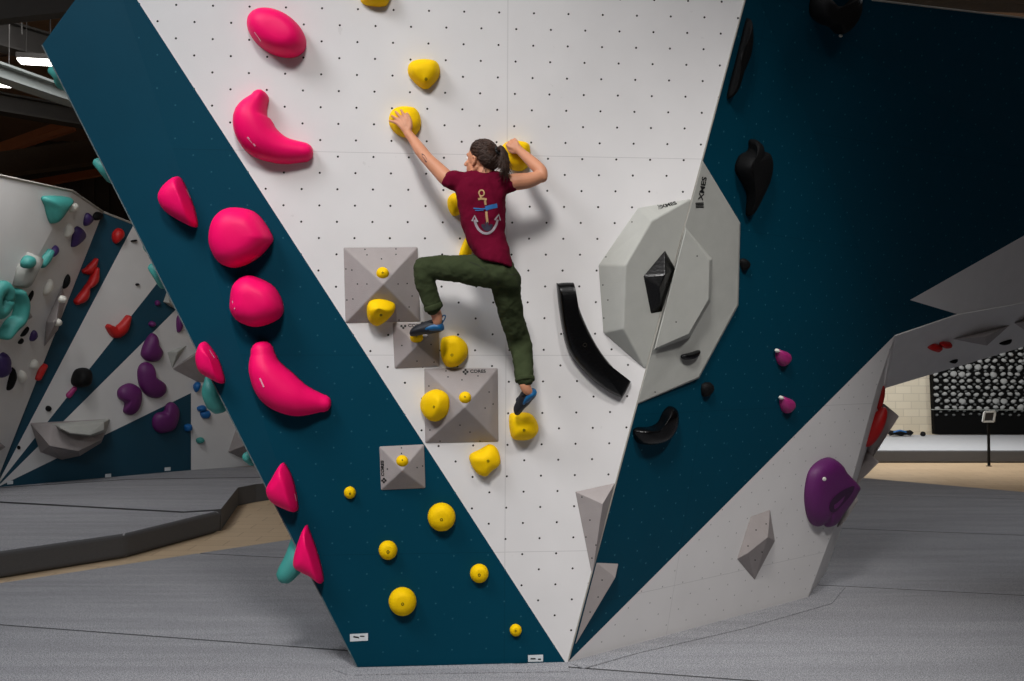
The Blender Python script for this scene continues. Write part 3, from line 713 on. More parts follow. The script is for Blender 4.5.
# black and violet holds on the side ----------------------------------
def bkm(bm, m, label, name='black_hold', group='black holds on the main wall'): return hold(name, bm, m, label, group)
bk = dome([(556.5, 286), (558, 283.2), (571, 282.6), (573.5, 285), (577, 304), (587, 329), (600, 352), (615, 370), (628, 380), (629.5, 383), (622.5, 396), (620, 397), (604, 389), (583, 371), (567, 349), (560, 318)], P1, .08, (583, 345), p=.36, q=.6, sm=3)
bk = bkm(bk, M_BLK, 'long curved glossy black hold on the white panel, left of the octagon volume'); h = bvh(bk)(585, 345)
if h: bolt(bk, Plane(h[0], h[1]), h[0], .014)
bm = bmesh.new(); bs = [(665, 249.7), (643, 276), (650.6, 314), (662, 312), (676, 269)]; vs = [bm.verts.new(PO.hit(*q, 0)) for q in bs]
tp = [bm.verts.new(PO.hit(665, 274.5, .085)), bm.verts.new(PO.hit(659, 288, .085))]
for f in ((0, 1, 5), (1, 2, 6, 5), (2, 3, 6), (3, 4, 5, 6), (4, 0, 5)): bm.faces.new([([*vs, *tp])[i] for i in f])
bm.faces.new(vs); o = link('black_hold', bm, M_BLK, bevel=.006, label='faceted glossy black hold in the middle of the octagon volume', cat='climbing hold', group='black holds on the main wall')
h = bvh(o)(667, 284)
if h: bolt(o, Plane(h[0], h[1]), h[0], .012)
bkm(dome([(746, 18), (748, 34), (745, 56), (737, 76), (731, 95), (726, 97), (732, 72), (739, 44)], P2, .10, (741, 55)), M_BKM, 'black fin hold sticking out along the upper corner edge')
b_ = dome([(752, 139), (757, 144), (758, 150), (765, 153), (768, 165), (765, 182), (757, 200), (749, 215), (745, 214), (746, 196), (741, 182), (734, 170), (738, 156), (747, 150), (748, 141)], P2, .12, (752, 166), p=.7, sm=3)
bkm(b_, M_BKM, 'carrot-shaped matt black hold hanging on the dark teal panel')
bm = dome([(808, 0), (813, -8), (823, -3), (830, 4), (840, 5), (848, -4), (856, -6), (857, 8), (853, 20), (845, 30), (836, 34), (828, 27), (818, 23), (809, 14)], P3, .14, (832, 12), p=.6)
bkm(bm, M_BKM, 'lumpy black hold by the top edge of the dark arch')
o = hold('white_screw_on', dome(ell_px(840, 35.5, 1.8), P3, .012), M_WHR, 'tiny white screw-on dot below the lumpy black hold')
bkm(dome([(632, 431), (637, 427), (648, 426.5), (657, 422), (662, 412), (668, 406), (674, 408), (675, 419), (671, 431), (662, 440), (648, 444), (636, 442)], P2, .09, (658, 433), p=.55, sm=3), M_BLK, 'glossy black boat-shaped hold below the octagon volume')
bkm(dome([(739, 260), (744, 258.5), (748, 263), (746, 269), (741, 270)], P2, .035), M_BKM, 'tiny black hold touching the octagon volume at its right')
bkm(dome([(701, 384), (709, 382), (712, 388), (706, 396), (701, 395)], P2, .04, sm=2), M_BKM, 'small black hold below right of the octagon volume')
bkm(dome([(681, 355), (690, 352.5), (699, 350), (697, 356), (689, 359.5), (682, 359)], Plane(P2.o + P2.n * .028, P2.n), .03), M_BLK, 'small lip-shaped black hold on the grey octagon volume')
for u, v, lb in ((781, 357, 'magenta jib hold on the teal side panel, upper of two'), (785, 404, 'magenta jib hold on the teal side panel, lower of two')):
    o = hold('magenta_jib', dome([(u - 5, v - 8), (u, v - 7), (u + 6, v - 4), (u + 7, v + 3), (u + 1, v + 9), (u - 4, v + 6), (u - 6, v - 1)], P2, .055), M_MAG, lb, 'magenta jibs')
    o2 = link('chalk_tip', dome(ell_px(u - 4.5, v - 6.5, 2, 2), Plane(P2.o + P2.n * .02, P2.n), .015), M_WHR, smooth=True); keep(o2, o)
# big violet scoop: a dome, its recess shade painted as a flat dark patch
bm = dome([(804, 505), (804, 488), (808, 471), (817, 461), (829, 457), (838, 463), (843, 471), (856, 485), (854, 492), (848, 502), (838, 515), (832, 524), (825, 526.5), (822, 522), (815, 526), (808, 520)], P2, .10, (833, 486), p=.45, q=.9)
vo = hold('violet_scoop', bm, M_PUR, 'big violet scoop hold on the white right leg')
cv = bvh(vo)
bmc = bmesh.new(); H = [cv(u, v, .002) for u, v in closed_smooth([V((826, 508, 0)), V((834, 496, 0)), V((845, 488, 0)), V((856, 485, 0)), V((853, 494, 0)), V((842, 507, 0)), V((834, 516, 0)), V((828, 516, 0))], 3) for u, v in [(u, v)]] if False else []
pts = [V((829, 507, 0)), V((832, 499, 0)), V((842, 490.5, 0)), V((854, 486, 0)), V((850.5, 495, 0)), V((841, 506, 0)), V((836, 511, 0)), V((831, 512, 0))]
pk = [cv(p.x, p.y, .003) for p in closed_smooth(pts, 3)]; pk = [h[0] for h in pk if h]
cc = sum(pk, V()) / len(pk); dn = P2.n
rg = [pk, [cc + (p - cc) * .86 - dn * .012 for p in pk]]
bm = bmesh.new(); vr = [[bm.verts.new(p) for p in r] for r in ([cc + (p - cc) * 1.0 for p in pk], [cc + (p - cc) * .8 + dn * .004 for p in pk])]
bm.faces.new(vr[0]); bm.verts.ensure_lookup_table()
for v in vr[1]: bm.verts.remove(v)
keep(link('recess_shade', bm, mat('violet_recess_shade', (52, 16, 56), .8)), vo)
h = cv(824, 479)
if h:
    o = link('bolt', (lambda q: q)(dome(ell_px(824, 479, 2.2), Plane(h[0], h[1]), .004)), M_WHR, smooth=True, label='pale bolt head'); keep(o, vo)
# red holds and grey volumes on the narrow face of the right leg
def side_poly(name, pts, m, label, group, thick, cat='climbing hold', smooth=False, extra=None):
    """a block standing off the leg's side face: outline pixels with ground distances"""
    bm = bmesh.new(); slab(bm, [at(*p) for p in pts], V((-.02, thick, 0))); return link(name, bm, m, bevel=.012, seg=3, label=label, cat=cat, group=group, smooth=smooth)
side_poly('leg_volume', [(866, 445, 8.9), (884, 403, 8.9), (900, 416, 8.75), (877, 450, 8.8), (871, 463, 8.85)], M_GRY, 'grey volume jutting from the leg beside the red holds', 'grey volumes behind the right leg', .25, 'climbing volume')
side_poly('leg_volume', [(857, 470, 8.85), (868, 452, 8.85), (880, 462, 8.75), (857, 485, 8.75)], M_GRY, 'lower grey volume jutting from the leg above the far mat seam', 'grey volumes behind the right leg', .25, 'climbing volume')
side_poly('leg_volume', [(838, 528, 8.35), (856, 490, 8.4), (858.5, 501, 8.4), (846, 521, 8.35)], M_GRY, 'small grey volume behind the violet scoop', 'grey volumes behind the right leg', .2, 'climbing volume')
def sblob(name, px, ax, m, label, group=None):
    (u, v, d) = px; a, b, c = ax; bm = bmesh.new(); s = R(c)
    X = V((math.cos(s), 0, math.sin(s))); Z = V((-math.sin(s), 0, math.cos(s)))
    ell(bm, at(u, v, d), (X * a, V((0, 1, 0)) * min(a, b), Z * b), 16, 10); return link(name, bm, m, smooth=True, label=label, cat='climbing hold', group=group)
LR = 'red holds on the side of the right leg'
sblob('red_hold', (881, 398, 8.62), (.028, .11, -12), M_RED, 'thin red hold on the leg edge, upper of two', LR)
sblob('red_hold', (875.5, 427, 8.6), (.065, .19, -26), M_RED, 'wide red hold on the leg edge, lower of two', LR)
# arch underside
UG = 'holds on the underside of the arch'
hold('red_hold', dome([(927, 347), (933, 343.5), (938, 344), (941, 346), (936, 350), (931, 349)], PU, .05), M_RED, 'small red hold on the pale arch underside, left one', UG)
hold('red_hold', dome([(939, 342.5), (944, 341), (950, 342), (949, 345), (941, 346)], PU, .05), M_RED, 'small red hold on the pale arch underside, right one', UG)
hold('dark_hold', dome([(948, 361), (953, 358.5), (957, 358.5), (953, 362)], PU, .03), M_BKM, 'tiny dark hold at the lower lip of the arch underside', UG)
hold('dark_hold', dome([(998, 342.5), (1004, 340), (1011, 338.5), (1009, 342), (1001, 344)], PU, .03), M_BKM, 'flat dark hold right of the grey triangle under the arch', UG)
volume('triangle_volume', PU, [(952, 339), (1010, 325), (987, 346)], [(985, 337, .10)], [(0, 1, 3), (1, 2, 3), (2, 0, 3)], M_GRY, 'flat grey triangular volume under the arch', bevel=.003)
volume('triangle_volume', PU, [(1014, 323), (1040, 315), (1044, 325), (1024, 330)], [(1030, 322, .08)], [(0, 1, 4), (1, 2, 4), (2, 3, 4), (3, 0, 4)], M_GRY, 'grey volume under the arch cut by the picture edge', bevel=.003)
# turquoise holds sticking out past the wall's left edge
TG = 'turquoise holds on the hidden left side of the main wall'
def tq(u, v, d, pts, rad, label, ff=1):
    bm = bmesh.new(); P = smoothpath([at(*p) for p in pts], 4); tube(bm, P, interp(rad, 4), 14, V((0, 1, 0)) if ff != 1 else None, ff)
    return link('turquoise_hold', bm, M_TUR, smooth=True, label=label, cat='climbing hold', group=TG)
yE = PF.hit(42, 45).y + .12
tq(0, 0, 0, [(66, 79, yE + .05), (60, 74, yE), (53, 71, yE)], [.075, .055, .03], 'turquoise hold poking out beside the bright ceiling lamp')
yE = PF.hit(103, 165).y + .1
tq(0, 0, 0, [(113, 176, yE + .03), (106, 169, yE), (98, 163, yE)], [.05, .045, .03], 'turquoise hold on the left edge above the distant wall')
yE = PF.hit(150, 246).y + .1
tq(0, 0, 0, [(156, 252, yE + .03), (150, 247, yE), (145, 240, yE)], [.035, .04, .022], 'small turquoise hold on the left edge, upper of a close pair')
tq(0, 0, 0, [(163, 284, yE + .03), (158, 274, yE), (153, 268, yE)], [.03, .035, .03], 'small turquoise hold on the left edge, lower of a close pair')
yE = PF.hit(212, 392).y + .1
tq(0, 0, 0, [(218, 402, yE + .05), (211, 390, yE), (207, 379, yE)], [.075, .06, .015], 'turquoise pointed hold beneath the pink leaf-shaped fin')
yE = P1.hit(290, 562).y + .12
tq(0, 0, 0, [(304, 545, yE + .05), (296, 560, yE), (286, 574, yE - .02)], [.09, .075, .06], 'turquoise stub hold below the lowest pink fin')
yE = P1.hit(250, 460).y + .12
tq(0, 0, 0, [(252, 461, yE + .03), (248, 457, yE)], [.03, .035], 'small turquoise hold on the left edge near the distant grey volume')

# ================================================================== THE CLIMBER
W = P1.hit
T, N, U = P1.t, P1.n, P1.up
per = empty('person', W(497, 280, .3), 'person climbing in maroon shirt and rolled olive trousers, dark ponytail, one knee raised', 'person')
M_SKIN = mat('skin', (206, 142, 108), .55, .04, 14, .06, 200)
M_SHIRT = mat('maroon_cotton', (100, 8, 38), .95, .08, 10, .3, 300, spec=.1)
M_TROU = mat('olive_twill', (56, 64, 42), .95, .1, 12, .3, 300, spec=.1)
M_HAIR = mat('dark_brown_hair', (58, 38, 28), .5, .45, 50, spec=.35)
M_SHOE = mat('black_shoe_rubber', (18, 22, 30), .6, .1)
M_SHBL = mat('blue_shoe_upper', (14, 92, 142), .45, .15, 30)
M_EYE = mat('eye_white', (235, 232, 228), .3); M_IRIS = mat('iris_dark', (40, 26, 18), .3)
M_LIP = mat('lip_pink', (196, 110, 104), .5)
def tb(bm, pts, rad, n=16, **kw):
    P = [W(*p) if isinstance(p, tuple) else p for p in pts]; tube(bm, smoothpath(P, 4), interp(rad, 4), n, **kw)
def body_obj(name, bm, m, vox, smooth=6, fac=.5, parent=None, extra=None):
    o = link(name, bm, m, smooth=True)
    r = o.modifiers.new('remesh', 'REMESH'); r.mode = 'VOXEL'; r.voxel_size = vox; r.use_smooth_shade = True
    s = o.modifiers.new('smooth', 'SMOOTH'); s.factor = fac; s.iterations = smooth
    if extra: extra(o)
    return fromp(o, parent or per)
# ---- head frame
f = (-T * .80 - N * .58 + U * .08).normalized(); l = U.cross(f).normalized(); u = f.cross(l).normalized()
HC = W(481, 160.3, .285)
hp = lambda a, b, c: HC + f * a + l * b + u * c
def finger(bm, base, d, side, back, L, r, bends, n=8):
    """three bones curling away from the back of the hand"""
    pts = [base - d * L * .25, base]; p = base; a = 0
    for k_, (seg, bd) in enumerate(zip((.45, .30, .25), bends)):
        a += R(bd); dd = d * math.cos(a) - back * math.sin(a); p = p + dd * L * seg; pts.append(p)
    tube(bm, pts, [r * 1.05, r * 1.05, r, r * .92, r * .78], n)
    return pts
def hand(bm, wrist, knuck, side, back, fingers, thumb, wr=.026):
    """side = towards the thumb; fingers = (offset along side, splay deg, length, bends)"""
    a = (knuck - wrist).normalized(); L = (knuck - wrist).length
    side = (side - a * side.dot(a)).normalized(); back = (back - a * back.dot(a) - side * back.dot(side)).normalized()
    tube(bm, [wrist - a * .03, wrist, wrist + a * L * .3], [wr, wr, wr * .95], 12, back, .72)
    for off, spl, FL, bends in fingers:
        kb = knuck + side * off - a * abs(off) * .18
        tube(bm, [wrist + side * off * .45 + a * .012, wrist.lerp(kb, .6) + back * .003, kb], [.0135, .0135, .0118], 10)
        d = (a * math.cos(R(spl)) + side * math.sin(R(spl))).normalized()
        finger(bm, kb, d, side, back, FL, .0096, bends)
    o, pts_, rr = thumb
    P = [wrist + side * x + a * y + back * z for x, y, z in pts_]
    tube(bm, P, rr, 10)
    return a, side, back
bm = bmesh.new()
# cranium, jaw, face
ell(bm, hp(-.010, 0, .018), (f * .092, l * .074, u * .088), 28, 20)
ell(bm, hp(.035, 0, -.040), (f * .052, l * .054, u * .066), 24, 16)
ell(bm, hp(.055, 0, -.088), (f * .030, l * .028, u * .022), 16, 12)             # chin
tube(bm, [hp(-.01, .052, -.045), hp(.03, .046, -.078), hp(.06, .018, -.093)], [.016, .015, .014], 10)
tube(bm, [hp(-.01, -.052, -.045), hp(.03, -.046, -.078), hp(.06, -.018, -.093)], [.016, .015, .014], 10)
tube(bm, [hp(.079, 0, .015), hp(.092, 0, -.008), hp(.104, 0, -.026)], [.009, .009, .0115], 10)   # nose
ell(bm, hp(.094, .010, -.030), (f * .010, l * .008, u * .007), 10, 8); ell(bm, hp(.094, -.010, -.030), (f * .010, l * .008, u * .007), 10, 8)
tube(bm, [hp(.066, .040, .026), hp(.080, .020, .030), hp(.082, 0, .022), hp(.080, -.020, .030), hp(.066, -.040, .026)], [.009, .0105, .009, .0105, .009], 8)
for s in (1, -1):
    ell(bm, hp(.058, .034 * s, -.022), (f * .024, l * .020, u * .020), 12, 10)     # cheek
tube(bm, [hp(.078, .020, -.053), hp(.090, 0, -.050), hp(.078, -.020, -.053)], [.005, .0072, .005], 8)
tube(bm, [hp(.077, .017, -.062), hp(.088, 0, -.062), hp(.077, -.017, -.062)], [.005, .0078, .005], 8)
for s in (1, -1):                                                               # ears
    tube(bm, [hp(.006, .072 * s, -.036), hp(-.010, .080 * s, -.018), hp(-.014, .084 * s, .004), hp(-.002, .082 * s, .014), hp(.008, .076 * s, .004), hp(.008, .073 * s, -.018)], [.009, .008, .008, .008, .008, .008], 8)
    ell(bm, hp(-.002, .070 * s, -.010), (f * .012, l * .006, u * .022), 12, 8)
# neck and torso (under the shirt)
tb(bm, [hp(-.030, 0, -.045), (484, 172, .305), (483, 184, .30)], [.052, .050, .062])
tb(bm, [(481, 186, .29), (483, 205, .30), (488, 228, .32), (494, 252, .34), (500, 272, .35)], [.08, .085, .075, .075, .08], flat=N, ff=.7)
tb(bm, [(458, 184.5, .285), (470, 184, .298), (484, 183.5, .30), (499, 184, .298), (506, 184, .285)], [.042, .044, .044, .044, .042])
# left arm
tb(bm, [(461, 184, .285), (448, 179, .275), (438, 169.5, .25), (428, 159.5, .225), (421, 151, .195), (415, 142.5, .16), (408.5, 133.5, .135)],
   [.050, .048, .043, .037, .037, .031, .0235])
wl = W(407.8, 132.5, .132); kl = W(401.2, 120.5, .118)
hand(bm, wl, kl, W(411, 116, .12) - kl, N, [(.028, 2, .070, (6, 10, 8)), (.009, -9, .078, (6, 12, 10)), (-.010, -22, .071, (8, 12, 12)), (-.027, -38, .056, (8, 12, 12))],
     (0, [(.010, .006, 0), (.030, .026, .002), (.046, .055, .004), (.050, .082, .004), (.050, .104, 0)], [.016, .0155, .0125, .0105, .009]))
# right arm
tb(bm, [(500, 183, .285), (514, 182, .29), (528, 180.5, .285), (539, 177, .275)], [.048, .050, .046, .037])
tb(bm, [(542, 177, .272), (541, 171, .258), (534, 164, .225), (527, 157.5, .185), (519.5, 150.5, .15)], [.034, .036, .036, .031, .0235])
wr_ = W(519.5, 150.5, .150); kr = W(512.5, 143.4, .128)
hand(bm, wr_, kr, W(508, 152, .13) - kr, N + U * .8, [(.026, 4, .068, (28, 30, 20)), (.009, 0, .074, (30, 32, 22)), (-.009, -4, .068, (32, 34, 22)), (-.025, -8, .054, (34, 34, 22))],
     (0, [(.008, .008, -.004), (.030, .026, -.010), (.040, .050, -.018), (.034, .074, -.026)], [.016, .0145, .0115, .0095]))
# lower legs and feet (skin at the ankles)
tb(bm, [(427, 290, .256), (432, 303, .248), (435.5, 312, .235), (437, 318, .225), (437, 322, .218)], [.042, .040, .034, .031, .028])
tb(bm, [(522.5, 360, .212), (524, 370, .238), (524.5, 382, .27), (526, 388, .272), (528, 391, .268)], [.040, .040, .034, .031, .028])
body = body_obj('body', bm, M_SKIN, .0042, 5, .45)
for s in (1, -1):
    bm = bmesh.new(); ell(bm, hp(.0705, .028 * s, .004), (f * .0125, l * .0125, u * .0125), 14, 10); e = link('eye', bm, M_EYE, smooth=True); fromp(e, per)
    bm = bmesh.new(); ell(bm, hp(.0815, .028 * s, .004), (f * .0028, l * .006, u * .006), 12, 8); keep(link('iris', bm, M_IRIS, smooth=True), e)
bm = bmesh.new(); tube(bm, [hp(.080, .018, -.0575), hp(.0925, 0, -.0565), hp(.080, -.018, -.0575)], [.002, .0045, .002], 8); fromp(link('lips', bm, M_LIP, smooth=True), per)
# ---- shirt
def sec(v, uL, uR, dep, d, tiltv=0, n=36, e=2.4):
    cL, cR = W(uL, v - tiltv, d), W(uR, v + tiltv, d); c = (cL + cR) / 2; X = (cR - cL) / 2; r = []
    for i in range(n):
        a = 2 * math.pi * i / n; ca, sa = math.cos(a), math.sin(a)
        r.append(c + X * (abs(ca) ** (2 / e) * (1 if ca > 0 else -1)) + N * (dep * abs(sa) ** (2 / e) * (1 if sa > 0 else -1)))
    return r
bm = bmesh.new()
loft(bm, [sec(174.6, 472, 493, .052, .302), sec(177, 465, 499, .064, .30), sec(180.5, 457, 505, .078, .298), sec(186, 455, 507, .098, .298), sec(194, 455.5, 506.5, .112, .30), sec(204, 457, 505.5, .116, .302),
          sec(216, 459.5, 505, .112, .306), sec(228, 462, 505, .106, .312, 1), sec(239, 465, 506.5, .108, .322, 2), sec(248, 468, 510, .118, .332, 3.5), sec(256, 472, 512.5, .128, .340, 5), sec(263.5, 476.5, 514, .132, .345, 5.5)])
tb(bm, [(466, 186, .29), (459, 182, .288), (451, 180, .28)], [.062, .060, .060])
tb(bm, [(498, 186, .29), (505, 184, .288), (509.5, 183.5, .287)], [.060, .058, .056])
tb(bm, [(461, 181, .29), (470, 179, .30), (483, 178, .305), (497, 178.5, .30), (505, 180.5, .288)], [.045, .048, .048, .048, .045])
def wrinkles(o):
    for nm, sc, st, typ in (('folds', .11, .022, 'CLOUDS'), ('creases', .04, .009, 'CLOUDS')):
        tx = bpy.data.textures.new(nm, typ); tx.noise_scale = sc; tx.noise_depth = 2
        d = o.modifiers.new(nm, 'DISPLACE'); d.texture = tx; d.strength = st; d.mid_level = .5; d.texture_coords = 'GLOBAL'
shirt = body_obj('shirt', bm, M_SHIRT, .0075, 6, .5, extra=wrinkles)
# folds pulled towards the waist
bm = bmesh.new()
M_GOLD = mat('print_gold', (176, 140, 96), .8); M_PBLU = mat('print_blue', (46, 110, 176), .8); M_PGRY = mat('print_grey', (150, 140, 146), .8); M_PDRK = mat('print_dark', (40, 34, 54), .8)
cs = bvh(shirt)
def arc(cx, cy, rx, ry, a0, a1, n=18): return [(cx + rx * math.cos(R(a0 + (a1 - a0) * i / n)), cy + ry * math.sin(R(a0 + (a1 - a0) * i / n))) for i in range(n + 1)]
D_ = .0035
decal('print_ring', cs, [('line', arc(481.5, 193.2, 2.6, 3, 0, 360), .004), ('line', [(478.2, 199.2), (481.5, 198.6), (484, 199), (486.8, 199.6)], .006), ('line', [(480, 196.5), (481.2, 198)], .004)], M_GOLD, shirt, D_, 'gold anchor ring print')
decal('print_band', cs, [('line', [(485.3, 208.6), (489, 207.4), (493, 206.3), (497, 205.6)], .0125)], M_PBLU, shirt, D_, 'blue band print')
decal('print_line', cs, [('line', [(473.5, 208.3), (478, 208.6), (482, 208.9), (486, 208.6)], .0035), ('line', [(475, 210.4), (479, 210.6), (483.5, 210.2)], .002)], M_PBLU, shirt, D_)
decal('print_shank', cs, [('line', [(485, 200.5), (485.6, 205)], .006), ('line', [(486.2, 211.5), (486.6, 217), (487.4, 223)], .0065)], M_GOLD, shirt, D_, 'gold anchor shank print')
decal('print_arms', cs, [('line', arc(486, 216, 11.5, 17.5, 168, 12), .007), ('line', [(472.2, 221), (474.5, 215.8), (477.5, 222)], .005), ('line', [(494.5, 220), (498.4, 214.6), (500, 220.6)], .005)], M_PGRY, shirt, D_, 'grey anchor arms print')
decal('print_centre', cs, [('line', arc(487, 219, 5, 10.5, 150, 30), .010), ('line', [(486.4, 222), (487.4, 227), (488.2, 231)], .009)], M_PDRK, shirt, D_, 'dark centre of the anchor print')  # dark middle belongs to the printed anchor
# ---- trousers
bm = bmesh.new()
loft(bm, [sec(256, 477, 511.5, .098, .335, 4), sec(264, 476.5, 514, .112, .342, 4), sec(272, 479, 517, .124, .348, 3), sec(281, 485, 518.5, .122, .345, 1), sec(288, 494, 518.5, .105, .338)])
tb(bm, [(490, 272, .345), (476, 270.5, .335), (458, 269, .315), (440, 267.3, .29), (426.5, 268.5, .27)], [.095, .094, .084, .074, .068], n=20)
tb(bm, [(425, 268, .268), (424.5, 280, .262), (428.5, 294, .256), (433, 306, .248)], [.067, .062, .055, .050], n=20)
tb(bm, [(506, 280, .335), (508, 298, .30), (512, 316, .24), (517, 334, .18), (520.5, 345, .165), (522.5, 358, .20), (524, 370, .235), (524.8, 378, .262)], [.088, .080, .072, .068, .067, .062, .057, .055], n=20)
def wr2(o):
    for nm, sc, st in (('folds', .10, .024), ('creases', .035, .010)):
        tx = bpy.data.textures.new(nm, 'CLOUDS'); tx.noise_scale = sc; tx.noise_depth = 2
        d = o.modifiers.new(nm, 'DISPLACE'); d.texture = tx; d.strength = st; d.mid_level = .5; d.texture_coords = 'GLOBAL'
trou = body_obj('trousers', bm, M_TROU, .0075, 5, .5, extra=wr2)
for a, b, r0 in ((W(432.2, 303.5, .25), W(434.2, 309.5, .245), .055), (W(524.6, 376.5, .258), W(525.2, 381.5, .268), .057)):
    bm = bmesh.new(); d = (b - a).normalized()
    sdir = frame(d)[0]; udir = d.cross(sdir); rr = []
    for t_q, k_ in ((0, .90), (.12, 1.02), (.5, 1.06), (.88, 1.04), (1, .96), (.9, .80), (.4, .76)):
        rr.append([a.lerp(b, t_q) + (sdir * math.cos(2 * math.pi * i / 28) + udir * math.sin(2 * math.pi * i / 28)) * r0 * k_ * (1 + .025 * math.sin(i * 1.7)) for i in range(28)])
    loft(bm, rr, cap=False); o = link('cuff', bm, M_TROU, smooth=True, sub=1, label='rolled olive trouser cuff'); keep(o, trou)
ct = bvh(trou)
M_SEAM = mat('trouser_seam', (38, 44, 30), .9)
decal('seam_pattern', ct, [('line', [(498, 274), (499, 281), (497, 286)], .0025), ('line', [(470, 262), (478, 265), (485, 270), (489, 276)], .002), ('line', [(507, 274), (512, 275), (517, 273.5)], .002)], M_SEAM, trou, .002)
# ---- shoes
def shoe(heel, toe, ank, up_dir, label, rs=1):
    hl, to, an = W(*heel), W(*toe), W(*ank); a = (to - hl); L = a.length; a.normalize()
    upd = (up_dir - a * up_dir.dot(a)).normalized(); s = a.cross(upd)
    g_ = lambda x, y, z: hl + a * (x * L) + upd * y + s * z
    bm = bmesh.new(); rings = []
    prof_ = [(-.02, .012, .016, .030), (.02, .004, .024, .044), (.12, .0, .031, .056), (.28, .0, .033, .060), (.45, .0, .035, .054), (.62, .0, .040, .048), (.78, -.004, .041, .046), (.90, -.006, .037, .042), (.99, -.006, .026, .034), (1.05, -.002, .010, .018)]
    prof = [(x, y0 - .004, w * 1.28, h * 1.42) for x, y0, w, h in prof_]
    for x, y0, w, h in prof:
        r = []
        for i in range(20):
            t = 2 * math.pi * i / 20; r.append(g_(x, y0 + h / 2 * (1 + math.sin(t)) - (.006 if math.sin(t) < 0 and .3 < x < .6 else 0) * math.sin(t) * -1, w * math.cos(t) * (1.08 - .25 * max(0, math.sin(t)))))
        rings.append(r)
    loft(bm, rings); up = link('shoe', bm, M_SHOE, smooth=True, sub=1, label=label); fromp(up, per)
    bm = bmesh.new(); rr = []                                           # blue heel cup and side
    for x, y0, w, h in [(-.035, .010, .016, .026), (.01, .006, .0265, .036), (.12, .004, .0335, .046), (.28, .004, .0355, .044), (.40, .008, .0365, .034), (.50, .012, .036, .022)]:
        w *= 1.28; h *= 1.5; y0 -= .004
        r = [g_(x, y0 + h / 2 * (1 + math.sin(2 * math.pi * i / 20)), w * math.cos(2 * math.pi * i / 20) * (1.08 - .25 * max(0, math.sin(2 * math.pi * i / 20)))) for i in range(20)]
        rr.append(r)
    loft(bm, rr); keep(link('blue_upper', bm, M_SHBL, smooth=True, sub=1, label='blue side of the shoe'), up)
    bm = bmesh.new()
    for x in (.36, .46, .56): tube(bm, smoothpath([g_(x, .018, .040), g_(x + .03, .055, .028), g_(x + .05, .066, 0), g_(x + .03, .055, -.028), g_(x, .018, -.040)], 4), .006, 8, upd, 1)
    keep(link('strap', bm, M_SHOE, smooth=True, label='dark closing straps'), up)
    bm = bmesh.new()
    c_ = g_(.18, .062, 0); tube(bm, [c_ + (a * math.cos(t) * 1.05 + s * math.sin(t)) * .033 for t in [2 * math.pi * i / 16 for i in range(17)]], .008, 8, round_=False)
    keep(link('collar', bm, M_SHOE, smooth=True), up)
    bm = bmesh.new(); tube(bm, smoothpath([g_(0, .050, .008), g_(-.10, .075, .010), g_(-.14, .092, 0), g_(-.06, .090, -.004), g_(.02, .062, -.006)], 4), .004, 8)
    keep(link('pull_loop', bm, M_SHBL, smooth=True, label='blue heel pull loop'), up)
shoe((442.5, 331.5, .215), (412, 335, .13), (436, 318, .22), U, 'climbing shoe of the raised foot')
shoe((537, 394.5, .262), (518.5, 413, .14), (525, 386, .27), (-T * .55 + U * .75 + N * .2), 'climbing shoe of the lower foot')
# ---- hair
kd = (-f * .93 + u * .36).normalized(); hu = (u - kd * u.dot(kd)).normalized(); hl_ = kd.cross(hu)
HO = hp(-.010, 0, .018)
def skull(dv, off):
    x, y, z = dv.dot(f), dv.dot(l), dv.dot(u); r = 1 / math.sqrt((x / .092) ** 2 + (y / .074) ** 2 + (z / .088) ** 2); return HO + dv * (r + off)
def edge(ph):       # how far the hairline lies from the knot, by direction round the head
    c = math.cos(ph)
    if c > 0: return R(94) + R(26) * c ** .6
    return R(94) - R(20) * (-c) ** .8
def hdir(ph, th): return (kd * math.cos(th) + (hu * math.cos(ph) + hl_ * math.sin(ph)) * math.sin(th)).normalized()
bm = bmesh.new(); nph = 72; rows = []
for k_ in range(15):
    t = k_ / 14; rows.append([skull(hdir(2 * math.pi * i / nph, edge(2 * math.pi * i / nph) * (.03 + .97 * t)), .009 * (1 - t ** 6) + .001 + .0022 * math.sin(i * 2.6 + t * 3)) for i in range(nph)])
rows.append([skull(hdir(2 * math.pi * i / nph, edge(2 * math.pi * i / nph) * 1.0), -.006) for i in range(nph)])
loft(bm, rows)
hair = fromp(link('hair', bm, M_HAIR, smooth=True), per)
bm = bmesh.new(); rh = random.Random(3)
for i in range(420):
    ph = rh.uniform(0, 2 * math.pi); t0 = rh.choice((1.0, rh.uniform(.5, 1.0))); dph = rh.uniform(-.10, .10); pts = []
    for j in range(9):
        s_ = j / 8; t = t0 * (1 - s_) + .06 * s_
        pts.append(skull(hdir(ph + dph * s_ + .13 * math.sin(8 * s_ + i * 1.3), edge(ph) * t), .004 + .011 * math.sin(math.pi * min(1, s_ * 1.1)) ** .5 * rh.uniform(.6, 1.3)))
    tube(bm, pts, [.0010] + [.0028] * 7 + [.0014], 4, round_=False)
for i in range(26):     # loose strands at the nape and temple
    ph = math.pi + rh.uniform(-.7, .7); q = skull(hdir(ph, edge(ph) * .97), .004); dd = V((0, 0, -1)) * rh.uniform(.02, .05) + T * rh.uniform(-.012, .02)
    tube(bm, smoothpath([q, q + dd * .5 + N * .006, q + dd + T * rh.uniform(-.01, .01)], 3), .0009, 3, round_=False)
keep(link('strands', bm, M_HAIR, smooth=True), hair)
KN = skull(kd, .016)
bm = bmesh.new(); tube(bm, [KN + (frame(kd)[0] * math.cos(a) + frame(kd)[1] * math.sin(a)) * .019 for a in [2 * math.pi * i / 14 for i in range(15)]], .007, 8, round_=False)
keep(link('hair_tie', bm, M_INK, smooth=True), hair)
